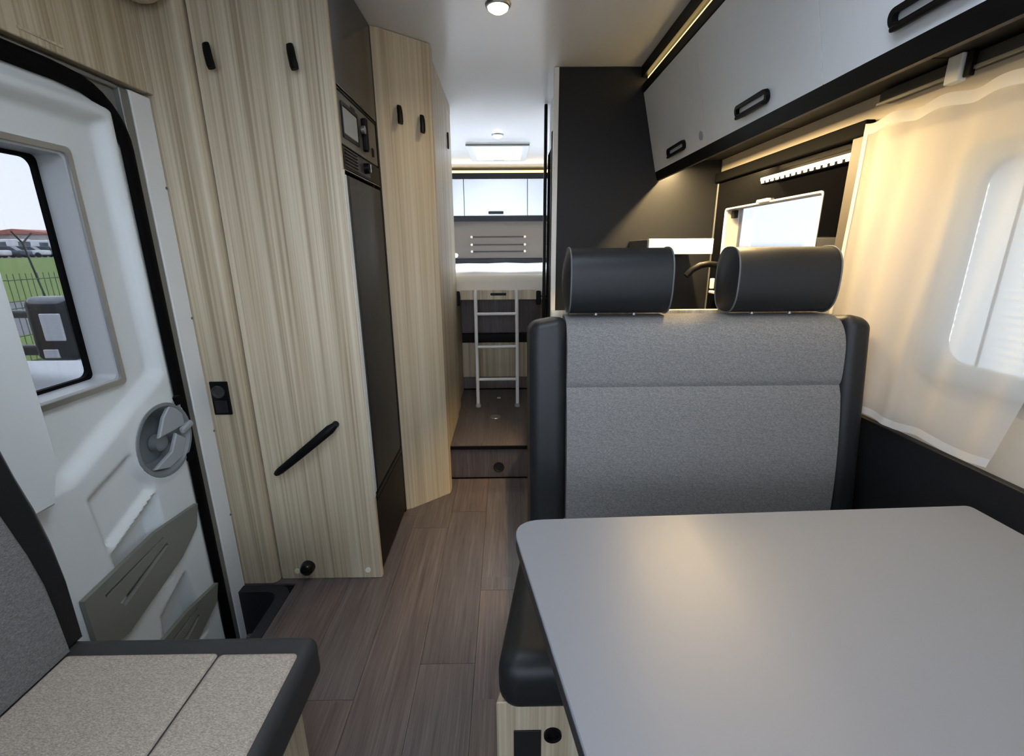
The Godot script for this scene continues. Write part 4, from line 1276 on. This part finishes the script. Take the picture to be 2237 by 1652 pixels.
func build_outside():
	var gy = -0.62
	struct("ground", "grey asphalt yard outside", "ground", span(Vector3(-60, gy - 0.2, -90), Vector3(40, gy, 60)), M.asphalt)
	# grass bank rising to the car park
	var far = func(u: float, v: float) -> Vector3:
		var d = lerpf(19.0, 60.0, u)
		var y = gy + 0.02 + 1.25 * smoothstep(0.0, 1.0, u)
		return Vector3(-d, y, lerpf(-110.0, 20.0, v))
	one("grass_bank", sheet(24, 6, far), M.grass_flat, Vector3.ZERO, "green grass bank rising beyond the wire fence", "grass")
	one("grass_verge", span(Vector3(-11.0, gy, -60), Vector3(-8.2, gy + 0.03, 20)), M.grass_flat, Vector3.ZERO, "narrow green grass verge at the foot of the fence", "grass")
	struct("car_park", "pale car park surface on top of the bank", "ground", span(Vector3(-140, gy + 1.0, -160), Vector3(-60, gy + 1.27, 40)), M.asphalt)
	# wire fence
	var fe = thing("wire_fence", "green wire mesh fence along the road", "fence", Vector3(-8.0, gy, -9.0))
	var fz = -13.0
	while fz < -5.0:
		part("wire", tube([Vector3(0, 0.03, fz + 9.0), Vector3(0, 1.5, fz + 9.0)], 0.006, 5), M.fence_wire, fe)
		fz += 0.1
	for y in [0.08, 0.5, 0.95, 1.4]:
		part("rail", tube([Vector3(0.008, y, -4.2), Vector3(0.008, y, 4.2)], 0.008, 5), M.fence_wire, fe)
	for z in [-3.0, -0.5, 2.0]:
		part("post", rbox(Vector3(0.06, 1.56, 0.06), 0.01, 1), M.fence_wire, fe, Vector3(-0.04, 0.78, z))
	# slanting stay post with a fork at its top
	var lp = thing("lamp_mast", "thin dark mast with forked top on the grass", "mast", Vector3(-19.0, gy + 0.1, -19.3))
	part("pole", tube([Vector3(0, 0, 0), Vector3(0.0, 2.1, 0.3)], 0.035, 8), M.van_black, lp)
	part("fork", tube([Vector3(0, 2.1, 0.3), Vector3(0, 2.55, 0.62)], 0.03, 8), M.van_black, lp)
	part("fork", tube([Vector3(0, 2.1, 0.3), Vector3(0, 2.5, -0.15)], 0.03, 8), M.van_black, lp)
	# cars in the car park
	var cols = [M.van_white, M.car_grey, M.van_white, M.car_blue, M.van_white, M.car_grey, M.van_white, M.van_white, M.car_blue, M.van_white]
	var names = {M.van_white: "white car parked in the row beyond the grass bank", M.car_grey: "grey car parked in the row beyond the grass bank", M.car_blue: "dark blue car parked in the row beyond the grass bank"}
	for i in 10:
		car(Vector3(-64.0, gy + 1.27, -54.0 - 2.6 * i), cols[i], 0.4, names[cols[i]])
	for i in 4:
		var v = thing("parked_motorhome", "white motorhome parked behind the car row", "motorhome", Vector3(-76.0, gy + 1.27, -60.0 - 6.5 * i), "motorhomes behind the cars")
		part("body", rbox(Vector3(6.5, 2.2, 2.3), 0.15, 2), M.van_white, v, Vector3(0, 1.5, 0))
		part("window", rbox(Vector3(1.4, 0.6, 0.05), 0.02, 1), M.van_glass, v, Vector3(1.0, 1.9, 1.16))
		part("window", rbox(Vector3(0.05, 0.7, 1.8), 0.02, 1), M.van_glass, v, Vector3(3.25, 1.9, 0))
		part("wheel", tube([Vector3(-1.8, 0.35, 0.95), Vector3(-1.8, 0.35, 1.18)], 0.35, 14), M.van_black, v)
		part("wheel", tube([Vector3(1.9, 0.35, 0.95), Vector3(1.9, 0.35, 1.18)], 0.35, 14), M.van_black, v)
	# far buildings
	for e in [[Vector3(-104, gy + 1.5, -118), Vector3(18, 4.2, 30), "long pale building with low red roof beyond the car park"], [Vector3(-112, gy + 1.5, -88), Vector3(16, 6.0, 20), "tall pale hall with red roof beyond the car park"]]:
		var bd = thing("building", e[2], "building", e[0])
		part("wall", rbox(e[1], 0.05, 1), M.plaster, bd, Vector3(0, e[1].y / 2, 0))
		part("roof", finish(moved(prism_tris(PackedVector2Array([Vector2(-e[1].x / 2 - 0.5, 0), Vector2(e[1].x / 2 + 0.5, 0), Vector2(0, 1.1)]), e[1].z + 1.0), Transform3D(Basis(), Vector3(0, e[1].y, e[1].z / 2 + 0.5)))), M.brick_red, bd)
		for i in 5:
			part("window", rbox(Vector3(0.1, 1.2, 2.0), 0.02, 1), M.van_glass, bd, Vector3(e[1].x / 2, e[1].y * 0.55, -e[1].z * 0.4 + i * e[1].z * 0.2))
	build_van(gy)

func build_van(gy: float):
	var v = thing("white_van", "white van with large black door mirror parked right outside the door", "van", Vector3(-3.3, gy, -2.1))
	# side profile in (length, height): nose towards -z
	var side = []
	for e in [[-4.2, 0.45], [-4.2, 2.3], [-0.75, 2.35], [-0.4, 2.2], [0.15, 1.3], [0.6, 1.2], [1.15, 1.04], [1.38, 0.9], [1.5, 0.65], [1.5, 0.35], [0.9, 0.3], [-4.1, 0.3]]:
		side.append(Vector2(e[0], e[1]))
	part("body", prism(side, 1.8, 0.1, 50.0), M.van_white, v, Vector3(0.9, 0, 0), Vector3(0, PI / 2, 0))
	part("side_window", prism([Vector2(-1.4, 1.3), Vector2(0.0, 1.3), Vector2(-0.4, 1.95), Vector2(-1.4, 1.95)], 0.02, 0.006), M.van_glass, v, Vector3(0.912, 0, 0), Vector3(0, PI / 2, 0))
	part("bonnet_line", tube([Vector3(0.82, 1.13, -0.85), Vector3(0.7, 1.065, -1.08), Vector3(0.3, 1.034, -1.18), Vector3(-0.5, 1.034, -1.18)], 0.006, 6), M.car_grey, v)
	part("badge", ring(circle(0.06), circle(0.042), 0.012), M.car_grey, v, Vector3(0.0, 0.992, -1.262), Vector3(-2.12, 0, 0))
	part("wheel", tube([Vector3(0.76, 0.34, -0.85), Vector3(0.94, 0.34, -0.85)], 0.34, 20), M.van_black, v)
	part("wheel", tube([Vector3(0.76, 0.34, 2.9), Vector3(0.94, 0.34, 2.9)], 0.34, 20), M.van_black, v)
	# door mirror
	var mi = Node3D.new()
	mi.name = "door_mirror"
	v.add_child(mi)
	mi.position = Vector3(0.9, 1.47, -0.1)
	mi.scale = Vector3(0.72, 0.72, 0.72)
	part("upper_arm", rbox(Vector3(0.3, 0.05, 0.07), 0.02, 2), M.van_black, mi, Vector3(0.12, 0.1, 0))
	part("lower_arm", rbox(Vector3(0.3, 0.07, 0.07), 0.02, 2), M.van_black, mi, Vector3(0.12, -0.14, 0))
	part("housing", rbox(Vector3(0.26, 0.42, 0.13), 0.05, 4), M.van_black, mi, Vector3(0.34, 0.0, 0))
	part("top_cover", rbox(Vector3(0.24, 0.1, 0.135), 0.045, 4), M.car_grey, mi, Vector3(0.345, 0.165, -0.004))
	part("glass", rbox(Vector3(0.13, 0.18, 0.02), 0.008, 2), M.mirror_silver, mi, Vector3(0.38, 0.02, 0.062))
	part("lower_glass", rbox(Vector3(0.1, 0.06, 0.02), 0.008, 2), M.mirror_silver, mi, Vector3(0.33, -0.155, 0.062))

func circle(r: float) -> PackedVector2Array:
	var o = PackedVector2Array()
	for i in 24:
		o.append(Vector2(cos(TAU * i / 24), sin(TAU * i / 24)) * r)
	return o

# ---------------------------------------------------------------- cab seats behind the camera: they shade the low front of the room
func build_cab_seats():
	for e in [[-0.5, "dark cab seat facing the windscreen on the entrance door side"], [0.5, "dark cab seat facing the windscreen on the curtain side"]]:
		var s = thing("cab_seat", e[1], "seat", Vector3(e[0], 0, 0.8), "cab seats")
		part("pedestal", rbox(Vector3(0.4, 0.3, 0.4), 0.02, 2), M.black_matt, s, Vector3(0, 0.15, 0))
		part("seat", rbox(Vector3(0.52, 0.15, 0.52), 0.06, 4), M.leather, s, Vector3(0, 0.39, 0.0))
		part("backrest", rbox(Vector3(0.5, 0.66, 0.13), 0.055, 4), M.leather, s, Vector3(0, 0.78, -0.24), Vector3(-0.12, 0, 0))
		part("headrest", rbox(Vector3(0.27, 0.18, 0.1), 0.045, 4), M.leather, s, Vector3(0, 1.22, -0.3), Vector3(-0.12, 0, 0))
		for x in [-0.06, 0.06]:
			part("post", tube([Vector3(x, 1.08, -0.278), Vector3(x, 1.16, -0.29)], 0.007, 8), M.steel, s)
